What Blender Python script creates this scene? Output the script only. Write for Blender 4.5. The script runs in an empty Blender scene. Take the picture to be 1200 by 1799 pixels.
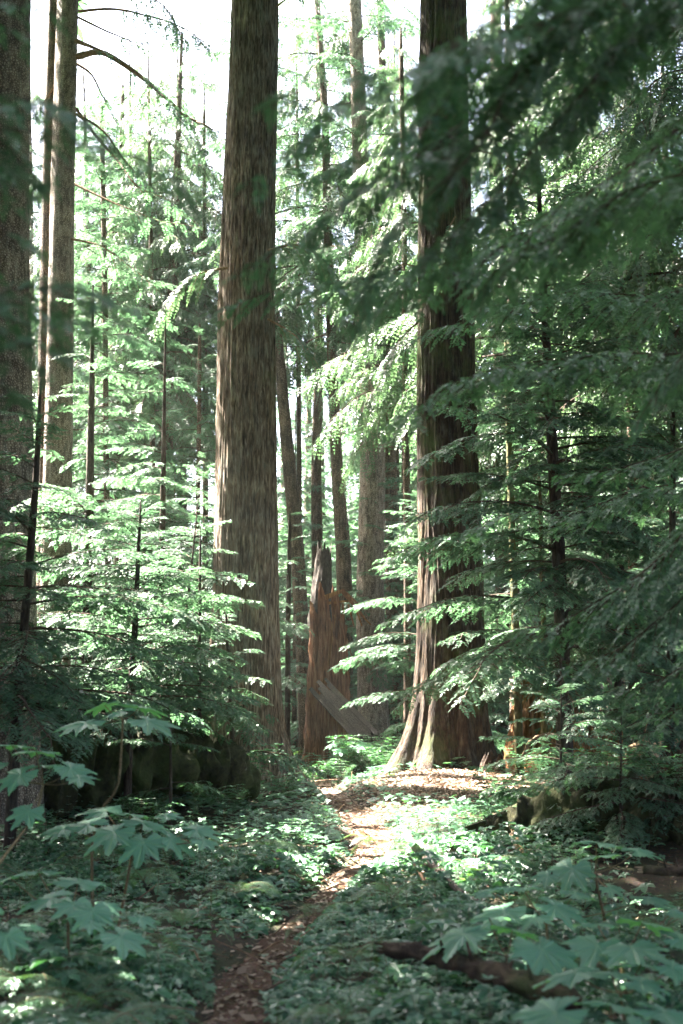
import bpy, math, random
import numpy as np
from mathutils import Vector, Matrix, Euler

# ------------------------------------------------------------------ camera, world, sun, exposure
SC = bpy.context.scene
COL = SC.collection
EYE = 1.6
PITCH = math.radians(7.2)
FPX = 1799 * 50 / 36.0
cam_data = bpy.data.cameras.new("camera")
cam = bpy.data.objects.new("camera", cam_data)
COL.objects.link(cam)
cam_data.sensor_fit = 'VERTICAL'
cam_data.sensor_height = 36.0
cam_data.lens = 50.0
cam.location = (0, 0, EYE)
cam.rotation_euler = (math.radians(90) + PITCH, 0, 0)
cam_data.clip_start = 0.1
cam_data.clip_end = 900
cam_data.dof.use_dof = True
cam_data.dof.focus_distance = 20.0
cam_data.dof.aperture_fstop = 2.4
SC.camera = cam

SUN_DIR = Vector((-0.50, 0.34, 0.80)).normalized()      # towards the sun
elev = math.asin(SUN_DIR.z)
azim = math.atan2(SUN_DIR.x, SUN_DIR.y)
world = bpy.data.worlds.new("World")
SC.world = world
world.use_nodes = True
wn = world.node_tree
wn.nodes.clear()
sky = wn.nodes.new('ShaderNodeTexSky')
sky.sky_type = 'NISHITA'
sky.sun_disc = False
sky.sun_elevation = elev
sky.sun_rotation = azim
sky.dust_density = 5.0
sky.air_density = 0.6
wbg = wn.nodes.new('ShaderNodeBackground')
wbg.inputs['Strength'].default_value = 0.065
wo = wn.nodes.new('ShaderNodeOutputWorld')
wn.links.new(sky.outputs[0], wbg.inputs[0])
wn.links.new(wbg.outputs[0], wo.inputs[0])
sun_data = bpy.data.lights.new("sun", 'SUN')
sun_data.energy = 5.0
sun_data.angle = math.radians(0.53)
sun_data.color = (1.0, 0.93, 0.82)
sun = bpy.data.objects.new("sun", sun_data)
COL.objects.link(sun)
sun.rotation_euler = SUN_DIR.to_track_quat('Z', 'Y').to_euler()
SC.view_settings.view_transform = 'Standard'
SC.view_settings.look = 'None'
SC.view_settings.exposure = 4.7
SC.view_settings.gamma = 1.0
SC.render.engine = 'CYCLES'
SC.cycles.max_bounces = 8
SC.cycles.diffuse_bounces = 5
SC.cycles.transmission_bounces = 4
SC.cycles.glossy_bounces = 2
SC.cycles.use_denoising = True
SC.cycles.sample_clamp_indirect = 8
SC.cycles.caustics_reflective = False
SC.cycles.caustics_refractive = False

HAZE = 0.00036
rng = np.random.default_rng(7)
rnd = random.Random(11)
SD = np.array(SUN_DIR)


def P(px, py, Y):
    """point seen at photograph pixel (px, py) whose distance into the wood is Y"""
    u = (px - 600) / FPX
    v = -(py - 899.5) / FPX
    d = Vector((u, math.cos(PITCH) - v * math.sin(PITCH), math.sin(PITCH) + v * math.cos(PITCH)))
    t = Y / d.y
    return Vector((0, 0, EYE)) + d * t


def proj(p):
    q = Vector(p) - Vector((0, 0, EYE))
    f = q.y * math.cos(PITCH) + q.z * math.sin(PITCH)
    if f < 0.1:
        return None
    v = -q.y * math.sin(PITCH) + q.z * math.cos(PITCH)
    return 600 + q.x / f * FPX, 899.5 - v / f * FPX


# ------------------------------------------------------------------ noise
def _hash(ix, iy, iz):
    n = (ix * 374761393 + iy * 668265263 + iz * 2147483647 + 1274126177) & 0xFFFFFFFF
    n = ((n ^ (n >> 13)) * 1274126177) & 0xFFFFFFFF
    n = ((n ^ (n >> 16)) * 2246822519) & 0xFFFFFFFF
    n = n ^ (n >> 15)
    return (n & 0xFFFFFF) / float(0xFFFFFF)


def noise(x, y, z=0.0):
    x, y, z = np.broadcast_arrays(np.asarray(x, float), np.asarray(y, float), np.asarray(z, float))
    fx, fy, fz = np.floor(x), np.floor(y), np.floor(z)
    ix, iy, iz = fx.astype(np.int64), fy.astype(np.int64), fz.astype(np.int64)
    tx, ty, tz = x - fx, y - fy, z - fz
    tx, ty, tz = (t * t * (3 - 2 * t) for t in (tx, ty, tz))
    r = 0
    for a in (0, 1):
        for b in (0, 1):
            for c in (0, 1):
                w = (tx if a else 1 - tx) * (ty if b else 1 - ty) * (tz if c else 1 - tz)
                r = r + w * _hash(ix + a, iy + b, iz + c)
    return r * 2 - 1


def fbm(x, y, z=0.0, o=4):
    r, a, f = 0, 1.0, 1.0
    for i in range(o):
        r = r + a * noise(np.asarray(x) * f + i * 17.3, np.asarray(y) * f - i * 9.1, np.asarray(z) * f + i * 5.7)
        a *= 0.5
        f *= 2.03
    return r


# ------------------------------------------------------------------ ground shape
PY = np.array([3.0, 5.5, 6.84, 8.6, 10.4, 12.3, 14.5, 17.0, 19.5, 23.5, 27.6, 33.0, 40.0])
PX = np.array([-0.62, -0.62, -0.60, -0.55, -0.37, -0.05, 0.27, 0.34, 0.16, -0.26, -0.42, -1.0, -2.2])
PW = np.array([0.17, 0.17, 0.16, 0.15, 0.12, 0.12, 0.17, 0.25, 0.22, 0.16, 0.14, 0.14, 0.14])


def path_x(y): return np.interp(y, PY, PX)
def path_w(y): return np.interp(y, PY, PW)


def gauss(x, y, cx, cy, sx, sy): return np.exp(-((x - cx) / sx) ** 2 - ((y - cy) / sy) ** 2)


def ground(x, y):
    x = np.asarray(x, float)
    y = np.asarray(y, float)
    near = np.clip((y - 3) / 5, 0, 1)
    z = 0.10 * fbm(x / 3.1, y / 3.1, 0.3, 3) * near + 0.03 * fbm(x * 1.1, y * 1.1, 4.3, 3)
    z = z + 0.34 * gauss(x, y, 1.75, 22.6, 1.5, 1.9)
    z = z + 0.20 * gauss(x, y, -1.4, 21.6, 1.3, 1.4)
    z = z + 0.55 * gauss(x, y, -4.6, 18.5, 2.8, 1.5)
    z = z + 0.50 * gauss(x, y, 3.9, 14.5, 1.7, 1.7)
    z = z - 0.35 * gauss(x, y, 2.55, 10.9, 0.9, 0.7)
    z = z + 0.35 * gauss(x, y, 4.8, 21, 2.5, 2.0)
    z = z + 0.45 * gauss(x, y, 0.3, 30, 1.5, 3.0) * 0.5
    dp = np.abs(x - path_x(y)) / (path_w(y) + 0.12)
    tr = np.exp(-dp ** 4) * np.clip((42 - y) / 10, 0, 1)
    z = z * (1 - 0.6 * tr) - 0.10 * tr
    far = np.clip(np.hypot(x, y) - 45, 0, 1000)
    return z + 0.02 * np.minimum(far, 200)


def gz(x, y): return float(ground(x, y))


# ------------------------------------------------------------------ mesh building
class MB:
    def __init__(self):
        self.v, self.q, self.t, self.n = [], [], [], 0
        self.qm, self.tm = [], []

    def add(self, v, q=None, t=None, m=0):
        v = np.asarray(v, float).reshape(-1, 3)
        self.v.append(v)
        if q is not None and len(q):
            q = np.asarray(q, np.int64).reshape(-1, 4) + self.n
            self.q.append(q)
            self.qm.append(np.full(len(q), m))
        if t is not None and len(t):
            t = np.asarray(t, np.int64).reshape(-1, 3) + self.n
            self.t.append(t)
            self.tm.append(np.full(len(t), m))
        self.n += len(v)

    def arrays(self):
        return np.concatenate(self.v) if self.v else np.zeros((0, 3))

    def merge(self, o, M=None, m=None):
        if not o.n:
            return
        v = o.arrays()
        if M is not None:
            A = np.array(M)
            v = v @ A[:3, :3].T + A[:3, 3]
        base = self.n
        self.v.append(v)
        for q, qm in zip(o.q, o.qm):
            self.q.append(q + base)
            self.qm.append(qm if m is None else np.full(len(q), m))
        for t, tm in zip(o.t, o.tm):
            self.t.append(t + base)
            self.tm.append(tm if m is None else np.full(len(t), m))
        self.n += len(v)

    def mesh(self, name, mats, smooth=False):
        me = bpy.data.meshes.new(name)
        v = self.arrays()
        q = np.concatenate(self.q) if self.q else np.zeros((0, 4), np.int64)
        t = np.concatenate(self.t) if self.t else np.zeros((0, 3), np.int64)
        nq, nt = len(q), len(t)
        me.vertices.add(len(v))
        me.vertices.foreach_set('co', v.astype(np.float32).ravel())
        me.loops.add(nq * 4 + nt * 3)
        me.loops.foreach_set('vertex_index', np.concatenate([q.ravel(), t.ravel()]).astype(np.int32))
        me.polygons.add(nq + nt)
        me.polygons.foreach_set('loop_start', np.concatenate([np.arange(nq) * 4, nq * 4 + np.arange(nt) * 3]).astype(np.int32))
        mi = np.concatenate([np.concatenate(self.qm) if self.qm else np.zeros(0), np.concatenate(self.tm) if self.tm else np.zeros(0)])
        for m in mats:
            me.materials.append(m)
        me.polygons.foreach_set('material_index', mi.astype(np.int32))
        sm = smooth if isinstance(smooth, (list, tuple)) else [smooth] * max(1, len(mats))
        me.polygons.foreach_set('use_smooth', np.array([bool(sm[int(i)]) for i in mi]))
        me.update(calc_edges=True)
        return me


def unit(a): return a / (np.linalg.norm(a, axis=-1, keepdims=True) + 1e-9)


def frames(pts):
    T = unit(np.gradient(pts, axis=0))
    ref = np.array([0, 0, 1.0]) if abs(T[len(T) // 2][2]) < 0.8 else np.array([0.0, 1.0, 0])
    S = unit(np.cross(T, ref))
    U = np.cross(S, T)
    return T, S, U


def resample(pts, n):
    pts = np.asarray([tuple(p) for p in pts], float)
    if len(pts) == 2:
        return pts[0] + (pts[1] - pts[0]) * np.linspace(0, 1, n)[:, None]
    d = np.r_[0, np.cumsum(np.linalg.norm(np.diff(pts, axis=0), axis=1))]
    s = np.linspace(0, d[-1], n)
    out = np.empty((n, 3))
    m = np.gradient(pts, d, axis=0)
    k = np.clip(np.searchsorted(d, s, side='right') - 1, 0, len(pts) - 2)
    h = d[k + 1] - d[k]
    t = ((s - d[k]) / h)[:, None]
    h = h[:, None]
    out = ((2 * t**3 - 3 * t**2 + 1) * pts[k] + (t**3 - 2 * t**2 + t) * h * m[k]
           + (-2 * t**3 + 3 * t**2) * pts[k + 1] + (t**3 - t**2) * h * m[k + 1])
    return out


def tube(mb, pts, rad, sides=5, m=0, cap=False, rough=0.0, seed=0):
    pts = np.asarray(pts, float)
    n = len(pts)
    rad = np.broadcast_to(np.asarray(rad, float), (n,))
    T, S, U = frames(pts)
    a = np.linspace(0, 2 * math.pi, sides, endpoint=False)
    r = rad[:, None] * np.ones(sides)
    if rough:
        r = r * (1 + rough * noise(np.cos(a)[None] * 1.7 + seed, np.sin(a)[None] * 1.7, np.arange(n)[:, None] * 0.55))
    v = pts[:, None] + r[..., None] * (np.cos(a)[None, :, None] * S[:, None] + np.sin(a)[None, :, None] * U[:, None])
    i = np.arange(n - 1)[:, None] * sides
    j = np.arange(sides)[None]
    j2 = (j + 1) % sides
    q = np.stack([i + j, i + j2, i + sides + j2, i + sides + j], -1).reshape(-1, 4)
    t = None
    v = v.reshape(-1, 3)
    if cap:
        v = np.vstack([v, pts[0] - T[0] * rad[0] * 0.15, pts[-1] + T[-1] * rad[-1] * 0.3])
        c0, c1 = n * sides, n * sides + 1
        jj = np.arange(sides)
        k = (jj + 1) % sides
        t = np.vstack([np.stack([np.full(sides, c0), k, jj], -1),
                       np.stack([np.full(sides, c1), (n - 1) * sides + jj, (n - 1) * sides + k], -1)])
    mb.add(v, q, t, m)


def box(mb, a, b, w, th, up=(0, 0, 1), m=0, taper=1.0):
    a, b = np.array(a, float), np.array(b, float)
    T = unit(b - a)
    S = unit(np.cross(T, np.array(up, float)))
    U = np.cross(S, T)
    v = []
    for p, k in ((a, 1), (b, taper)):
        for s, u in ((-1, -1), (1, -1), (1, 1), (-1, 1)):
            v.append(p + S * s * w / 2 * k + U * u * th / 2 * k)
    mb.add(v, [[0, 1, 2, 3], [7, 6, 5, 4], [0, 4, 5, 1], [1, 5, 6, 2], [2, 6, 7, 3], [3, 7, 4, 0]], None, m)


# ------------------------------------------------------------------ materials
def newmat(name):
    m = bpy.data.materials.new(name)
    m.use_nodes = True
    nt = m.node_tree
    nt.nodes.clear()
    return m, nt


def N(nt, typ, **kw):
    n = nt.nodes.new(typ)
    for k, v in kw.items():
        if k in n.inputs:
            n.inputs[k].default_value = v
        else:
            setattr(n, k, v)
    return n


def ramp(nt, fac, stops):
    r = nt.nodes.new('ShaderNodeValToRGB')
    els = r.color_ramp.elements
    while len(els) < len(stops):
        els.new(0.5)
    for e, (p, c) in zip(els, stops):
        e.position = p
        e.color = (*c, 1)
    nt.links.new(fac, r.inputs[0])
    return r.outputs[0]


def mix(nt, fac, a, b, typ='MIX'):
    m = nt.nodes.new('ShaderNodeMix')
    m.data_type = 'RGBA'
    m.blend_type = typ
    for s, v in ((m.inputs[0], fac), (m.inputs[6], a), (m.inputs[7], b)):
        if isinstance(v, (int, float)):
            s.default_value = v
        elif isinstance(v, tuple):
            s.default_value = (*v, 1)
        else:
            nt.links.new(v, s)
    return m.outputs[2]


def leaf_mat(name, c0, c1, trans, tfac=0.35, rough=0.45, spec=0.5, yellow=None, veins=False):
    m, nt = newmat(name)
    L = nt.links
    geo = N(nt, 'ShaderNodeNewGeometry')
    oi = N(nt, 'ShaderNodeObjectInfo')
    tc = N(nt, 'ShaderNodeTexCoord')
    no = N(nt, 'ShaderNodeTexNoise', Scale=1.3)
    L.new(tc.outputs['Object'], no.inputs['Vector'])
    add = N(nt, 'ShaderNodeMath', operation='MULTIPLY_ADD')
    L.new(geo.outputs['Random Per Island'], add.inputs[0])
    add.inputs[1].default_value = 0.55
    ad2 = N(nt, 'ShaderNodeMath', operation='MULTIPLY_ADD')
    L.new(oi.outputs['Random'], ad2.inputs[0])
    ad2.inputs[1].default_value = 0.25
    ad3 = N(nt, 'ShaderNodeMath', operation='MULTIPLY_ADD')
    L.new(no.outputs[0], ad3.inputs[0])
    ad3.inputs[1].default_value = 0.9
    ad3.inputs[2].default_value = -0.35
    L.new(ad3.outputs[0], ad2.inputs[2])
    L.new(ad2.outputs[0], add.inputs[2])
    stops = [(0.0, c0), (1.0, c1)]
    if yellow:
        stops = [(0.0, c0), (0.9, c1), (1.0, yellow)]
    col = ramp(nt, add.outputs[0], stops)
    if veins:
        va = N(nt, 'ShaderNodeAttribute', attribute_name='vein')
        bl = N(nt, 'ShaderNodeTexNoise', Scale=14.0, Detail=5.0)
        L.new(tc.outputs['Object'], bl.inputs['Vector'])
        col = mix(nt, ramp(nt, bl.outputs[0], [(0.60, (0, 0, 0)), (0.74, (0.55,) * 3)]), col, (0.13, 0.15, 0.05))
        vm = N(nt, 'ShaderNodeMath', operation='MULTIPLY')
        L.new(va.outputs['Fac'], vm.inputs[0])
        vm.inputs[1].default_value = 0.75
        col = mix(nt, vm.outputs[0], col, (0.20, 0.34, 0.20))
    pb = N(nt, 'ShaderNodeBsdfPrincipled', Roughness=rough)
    pb.inputs['Specular IOR Level'].default_value = spec
    L.new(col, pb.inputs['Base Color'])
    tr = N(nt, 'ShaderNodeBsdfTranslucent')
    tcol = mix(nt, 1.0, col, trans, 'MULTIPLY')
    L.new(tcol, tr.inputs[0])
    ms = N(nt, 'ShaderNodeMixShader')
    ms.inputs[0].default_value = tfac
    L.new(pb.outputs[0], ms.inputs[1])
    L.new(tr.outputs[0], ms.inputs[2])
    out = N(nt, 'ShaderNodeOutputMaterial')
    L.new(ms.outputs[0], out.inputs[0])
    return m


def bark_mat(name, cols, moss=(0.07, 0.10, 0.03), mossamt=0.3, fib=(9, 9, 0.9), plates=False, bump=0.6, lichen=0.0, fibre=False):
    m, nt = newmat(name)
    L = nt.links
    tc = N(nt, 'ShaderNodeTexCoord')
    mp = N(nt, 'ShaderNodeMapping')
    mp.inputs['Scale'].default_value = fib
    L.new(tc.outputs['Object'], mp.inputs[0])
    n1 = N(nt, 'ShaderNodeTexNoise', Scale=1.6, Detail=8.0, Roughness=0.65, Distortion=0.5)
    L.new(mp.outputs[0], n1.inputs['Vector'])
    n2 = N(nt, 'ShaderNodeTexNoise', Scale=2.2, Detail=5.0)
    L.new(tc.outputs['Object'], n2.inputs['Vector'])
    h = n1.outputs[0]
    if plates:
        vo = N(nt, 'ShaderNodeTexVoronoi', Scale=3.2, feature='DISTANCE_TO_EDGE')
        mp2 = N(nt, 'ShaderNodeMapping')
        mp2.inputs['Scale'].default_value = (fib[0] * 1.1, fib[1] * 1.1, fib[2] * 3.2)
        L.new(tc.outputs['Object'], mp2.inputs[0])
        L.new(mp2.outputs[0], vo.inputs['Vector'])
        mm = N(nt, 'ShaderNodeMath', operation='MULTIPLY_ADD')
        L.new(vo.outputs[0], mm.inputs[0])
        mm.inputs[1].default_value = 0.9
        L.new(n1.outputs[0], mm.inputs[2])
        sb = N(nt, 'ShaderNodeMath', operation='SUBTRACT')
        L.new(mm.outputs[0], sb.inputs[0])
        sb.inputs[1].default_value = 0.2
        h = sb.outputs[0]
    c = ramp(nt, h, [(0.30, cols[0]), (0.47, cols[1]), (0.66, cols[2])])
    if fibre:
        mpf = N(nt, 'ShaderNodeMapping')
        mpf.inputs['Scale'].default_value = (46, 46, 3.0)
        L.new(tc.outputs['Object'], mpf.inputs[0])
        nf = N(nt, 'ShaderNodeTexNoise', Scale=1.0, Detail=6.0, Roughness=0.6, Distortion=0.8)
        L.new(mpf.outputs[0], nf.inputs['Vector'])
        cf = ramp(nt, nf.outputs[0], [(0.36, (0.22, 0.20, 0.19)), (0.47, (0.9, 0.9, 0.9)), (0.62, (1.15, 1.12, 1.08)), (0.75, (1.7, 1.72, 1.7))])
        c = mix(nt, 1.0, c, cf, 'MULTIPLY')
        hm_ = N(nt, 'ShaderNodeMath', operation='MULTIPLY_ADD')
        L.new(nf.outputs[0], hm_.inputs[0])
        hm_.inputs[1].default_value = 0.6
        L.new(h, hm_.inputs[2])
        h = hm_.outputs[0]
    c2 = ramp(nt, n2.outputs[0], [(0.35, (0.72, 0.68, 0.66)), (0.65, (1.15, 1.05, 0.95))])
    c = mix(nt, 1.0, c, c2, 'MULTIPLY')
    if lichen:
        n4 = N(nt, 'ShaderNodeTexNoise', Scale=1.3, Detail=8.0, Roughness=0.7)
        mp4 = N(nt, 'ShaderNodeMapping')
        mp4.inputs['Scale'].default_value = (7, 7, 2.2)
        L.new(tc.outputs['Object'], mp4.inputs[0])
        L.new(mp4.outputs[0], n4.inputs['Vector'])
        f4 = ramp(nt, n4.outputs[0], [(0.52, (0, 0, 0)), (0.72, (lichen,) * 3)])
        c = mix(nt, f4, c, (0.24, 0.25, 0.21))
    n3 = N(nt, 'ShaderNodeTexNoise', Scale=1.1, Detail=7.0, Roughness=0.7)
    L.new(tc.outputs['Object'], n3.inputs['Vector'])
    f = ramp(nt, n3.outputs[0], [(0.72 - 0.4 * mossamt, (0, 0, 0)), (0.86 - 0.3 * mossamt, (0.85,) * 3)])
    c = mix(nt, f, c, moss)
    pb = N(nt, 'ShaderNodeBsdfPrincipled', Roughness=0.85)
    pb.inputs['Specular IOR Level'].default_value = 0.25
    L.new(c, pb.inputs['Base Color'])
    bp = N(nt, 'ShaderNodeBump', Strength=bump, Distance=0.045)
    L.new(h, bp.inputs['Height'])
    L.new(bp.outputs[0], pb.inputs['Normal'])
    out = N(nt, 'ShaderNodeOutputMaterial')
    L.new(pb.outputs[0], out.inputs[0])
    return m


def ground_mat(name, cols, scale=6.0, bump=0.5):
    m, nt = newmat(name)
    L = nt.links
    tc = N(nt, 'ShaderNodeTexCoord')
    n1 = N(nt, 'ShaderNodeTexNoise', Scale=scale * 4, Detail=8.0, Roughness=0.75)
    n2 = N(nt, 'ShaderNodeTexNoise', Scale=scale * 0.25, Detail=5.0)
    vo = N(nt, 'ShaderNodeTexVoronoi', Scale=scale * 9)
    for n in (n1, n2, vo):
        L.new(tc.outputs['Object'], n.inputs['Vector'])
    c = ramp(nt, n1.outputs[0], [(0.32, cols[0]), (0.5, cols[1]), (0.68, cols[2])])
    c = mix(nt, 0.4, c, vo.outputs['Color'], 'SOFT_LIGHT')
    c = mix(nt, ramp(nt, n2.outputs[0], [(0.45, (0, 0, 0)), (0.62, (0.7,) * 3)]), c, cols[3])
    pb = N(nt, 'ShaderNodeBsdfPrincipled', Roughness=0.9)
    pb.inputs['Specular IOR Level'].default_value = 0.2
    L.new(c, pb.inputs['Base Color'])
    bp = N(nt, 'ShaderNodeBump', Strength=bump, Distance=0.02)
    L.new(n1.outputs[0], bp.inputs['Height'])
    L.new(bp.outputs[0], pb.inputs['Normal'])
    out = N(nt, 'ShaderNodeOutputMaterial')
    L.new(pb.outputs[0], out.inputs[0])
    return m


M = {}
M['needles'] = leaf_mat('hemlock needles', (0.029, 0.070, 0.044), (0.096, 0.168, 0.104), (1.35, 1.5, 1.1), 0.44, 0.50, 0.4)
M['needles_dark'] = leaf_mat('dark hemlock needles', (0.042, 0.095, 0.060), (0.105, 0.180, 0.108), (1.3, 1.6, 0.9), 0.42, 0.45, 0.5)
M['cedar_leaf'] = leaf_mat('cedar sprays', (0.034, 0.070, 0.042), (0.100, 0.158, 0.092), (1.35, 1.5, 1.0), 0.40, 0.45, 0.45)
M['club_leaf'] = leaf_mat('large palmate leaf', (0.075, 0.200, 0.130), (0.190, 0.370, 0.260), (1.3, 1.8, 0.6), 0.38, 0.45, 0.5, veins=True)
M['cover_leaf'] = leaf_mat('ground cover leaf', (0.022, 0.072, 0.044), (0.105, 0.215, 0.125), (1.3, 1.8, 0.7), 0.28, 0.36, 0.65, yellow=(0.19, 0.20, 0.06))
M['shrub_leaf'] = leaf_mat('shrub leaf', (0.035, 0.092, 0.055), (0.085, 0.180, 0.095), (1.4, 1.9, 0.7), 0.35, 0.42, 0.5)
M['fern_leaf'] = leaf_mat('fern blade', (0.060, 0.115, 0.058), (0.140, 0.220, 0.120), (1.4, 1.8, 0.6), 0.38, 0.5, 0.4)
M['cedar_bark'] = bark_mat('cedar bark', [(0.032, 0.025, 0.019), (0.140, 0.108, 0.082), (0.320, 0.290, 0.245)], mossamt=0.34, fib=(15, 15, 2.6), bump=1.0, lichen=0.5, fibre=True)
M['cedar_bark_shaded'] = bark_mat('shaded cedar bark', [(0.013, 0.009, 0.006), (0.050, 0.032, 0.021), (0.105, 0.080, 0.056)], mossamt=0.55, fib=(14, 14, 2.2), bump=1.0, lichen=0.3, fibre=True)  # darker copy of cedar bark: the right trunk's shade is partly in this colour
M['grey_bark'] = bark_mat('grey flaky bark', [(0.080, 0.064, 0.054), (0.240, 0.198, 0.168), (0.380, 0.340, 0.300)], mossamt=0.12, fib=(10, 10, 3.2), plates=True, bump=0.8, lichen=0.45)
M['far_bark'] = bark_mat('brown far bark', [(0.040, 0.028, 0.020), (0.120, 0.082, 0.058), (0.210, 0.165, 0.130)], mossamt=0.25, fib=(10, 10, 2.0), plates=True, bump=0.7, lichen=0.2)
M['pole_bark'] = bark_mat('dark thin bark', [(0.012, 0.009, 0.007), (0.034, 0.024, 0.018), (0.075, 0.058, 0.046)], mossamt=0.25, fib=(22, 22, 5), bump=0.5, lichen=0.3)
M['mossy_bark'] = bark_mat('moss covered bark', [(0.030, 0.024, 0.012), (0.090, 0.072, 0.034), (0.150, 0.125, 0.070)], moss=(0.085, 0.105, 0.028), mossamt=0.7, fib=(18, 18, 4), bump=0.5)
M['twig'] = bark_mat('twig bark', [(0.022, 0.016, 0.012), (0.060, 0.040, 0.028), (0.110, 0.082, 0.060)], mossamt=0.1, fib=(30, 30, 30), bump=0.1)
M['dead_limb'] = bark_mat('dead limb', [(0.070, 0.045, 0.030), (0.170, 0.110, 0.070), (0.300, 0.220, 0.150)], mossamt=0.25, fib=(20, 20, 12), bump=0.3)
M['grey_wood'] = bark_mat('weathered grey wood', [(0.060, 0.045, 0.038), (0.160, 0.130, 0.115), (0.300, 0.260, 0.235)], mossamt=0.12, fib=(30, 30, 3), bump=0.5)
M['slab_wood'] = bark_mat('dark grey split wood', [(0.012, 0.010, 0.009), (0.040, 0.034, 0.030), (0.085, 0.074, 0.066)], mossamt=0.25, fib=(30, 30, 3), bump=0.7)
M['rotten_wood'] = bark_mat('orange rotten wood', [(0.035, 0.016, 0.007), (0.150, 0.072, 0.028), (0.290, 0.165, 0.075)], mossamt=0.2, fib=(16, 16, 1.0), bump=0.9)
M['red_wood'] = bark_mat('bare red wood', [(0.026, 0.012, 0.007), (0.140, 0.062, 0.034), (0.280, 0.160, 0.095)], mossamt=0.25, fib=(22, 22, 1.2), bump=0.8)
M['pale_wood'] = bark_mat('pale split wood', [(0.150, 0.100, 0.060), (0.320, 0.235, 0.150), (0.480, 0.390, 0.290)], mossamt=0.05, fib=(40, 40, 3), bump=0.4)
M['log_bark'] = bark_mat('dark log bark', [(0.016, 0.012, 0.009), (0.050, 0.034, 0.024), (0.120, 0.085, 0.060)], mossamt=0.45, fib=(8, 8, 8), bump=0.9)
M['moss_log'] = bark_mat('mossy log', [(0.014, 0.014, 0.008), (0.035, 0.036, 0.016), (0.070, 0.068, 0.030)], moss=(0.050, 0.075, 0.020), mossamt=0.75, fib=(7, 7, 7), bump=0.9)
M['stem'] = bark_mat('prickly stem', [(0.060, 0.045, 0.022), (0.150, 0.115, 0.060), (0.220, 0.180, 0.110)], mossamt=0.1, fib=(40, 40, 40), bump=0.3)
M['soil'] = ground_mat('forest floor', [(0.009, 0.007, 0.005), (0.030, 0.020, 0.013), (0.075, 0.048, 0.030), (0.022, 0.030, 0.011)])
M['dirt'] = ground_mat('path dirt', [(0.028, 0.016, 0.012), (0.095, 0.050, 0.034), (0.210, 0.130, 0.095), (0.075, 0.036, 0.022)], 11.0, 1.0)
M['litter'] = leaf_mat('fallen litter', (0.085, 0.045, 0.030), (0.460, 0.345, 0.265), (1, 0.9, 0.7), 0.12, 0.7, 0.25)  # brown litter; its pale end is raised to brighten the sunlit mound


# ------------------------------------------------------------------ objects
def link(name, mesh, parent=None, loc=None):
    o = bpy.data.objects.new(name, mesh)
    COL.objects.link(o)
    if parent is not None:
        o.parent = parent
    if loc is not None:
        o.location = loc
    return o


def thing(name, label, cat, loc, group=None):
    o = link(name, None, None, loc)
    o.empty_display_size = 0.2
    o['label'] = label
    o['category'] = cat
    if group:
        o['group'] = group
    return o


def tag(o, label=None, cat=None, group=None, kind=None):
    if label: o['label'] = label
    if cat: o['category'] = cat
    if group: o['group'] = group
    if kind: o['kind'] = kind
    return o


# ------------------------------------------------------------------ the setting: ground and path
def grid_axis(lo, hi, fine_lo, fine_hi, df, dc):
    a = list(np.arange(fine_lo, fine_hi + 1e-6, df))
    x, s = fine_hi, df
    while x < hi:
        s = min(s * 1.18, dc)
        x += s
        a.append(x)
    x, s = fine_lo, df
    b = []
    while x > lo:
        s = min(s * 1.18, dc)
        x -= s
        b.append(x)
    return np.array(b[::-1] + a)


gx = grid_axis(-420, 420, -7, 7, 0.15, 25)
gy = grid_axis(-60, 620, 4, 30, 0.16, 25)
X, Y = np.meshgrid(gx, gy)
Z = ground(X, Y) + 0.012 * fbm(X * 6, Y * 6, 1.0, 2)
V = np.stack([X, Y, Z], -1).reshape(-1, 3)
nx, ny = len(gx), len(gy)
ii = (np.arange(ny - 1)[:, None] * nx + np.arange(nx - 1)[None]).ravel()
mb = MB()
mb.add(V, np.stack([ii, ii + 1, ii + nx + 1, ii + nx], -1))
tag(link('ground', mb.mesh('ground', [M['soil']], True)), kind='structure')

ys = np.arange(2.5, 34, 0.09)
mb = MB()
cols = np.linspace(-1, 1, 9)
rows = []
for i, y in enumerate(ys):
    wl = path_w(y) * (1 + 0.35 * float(noise(y * 1.7, 3.1))) + 0.02
    wr = path_w(y) * (1 + 0.35 * float(noise(y * 1.7, 9.1))) + 0.02
    for c in cols:
        x = path_x(y) + (wl if c < 0 else wr) * c
        rows.append((x, y, gz(x, y) + 0.022 - 0.03 * abs(c) ** 3 + 0.02 * float(fbm(x * 5, y * 5, 2, 2)) * (1 - abs(c))))
k = (np.arange(len(ys) - 1)[:, None] * 9 + np.arange(8)[None]).ravel()
mb.add(rows, np.stack([k, k + 1, k + 10, k + 9], -1))
tag(link('path', mb.mesh('path', [M['dirt']], True)), kind='structure')


# ------------------------------------------------------------------ sprays
def leaf_quads(mb, p, d, s, L, W, m=1):
    """kites from base p along d, spread along s"""
    L = L[:, None]
    W = W[:, None]
    v = np.stack([p, p + d * L * 0.45 + s * W, p + d * L, p + d * L * 0.45 - s * W], 1).reshape(-1, 3)
    n = len(p)
    q = np.arange(n * 4).reshape(n, 4)
    mb.add(v, q, None, m)


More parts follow.
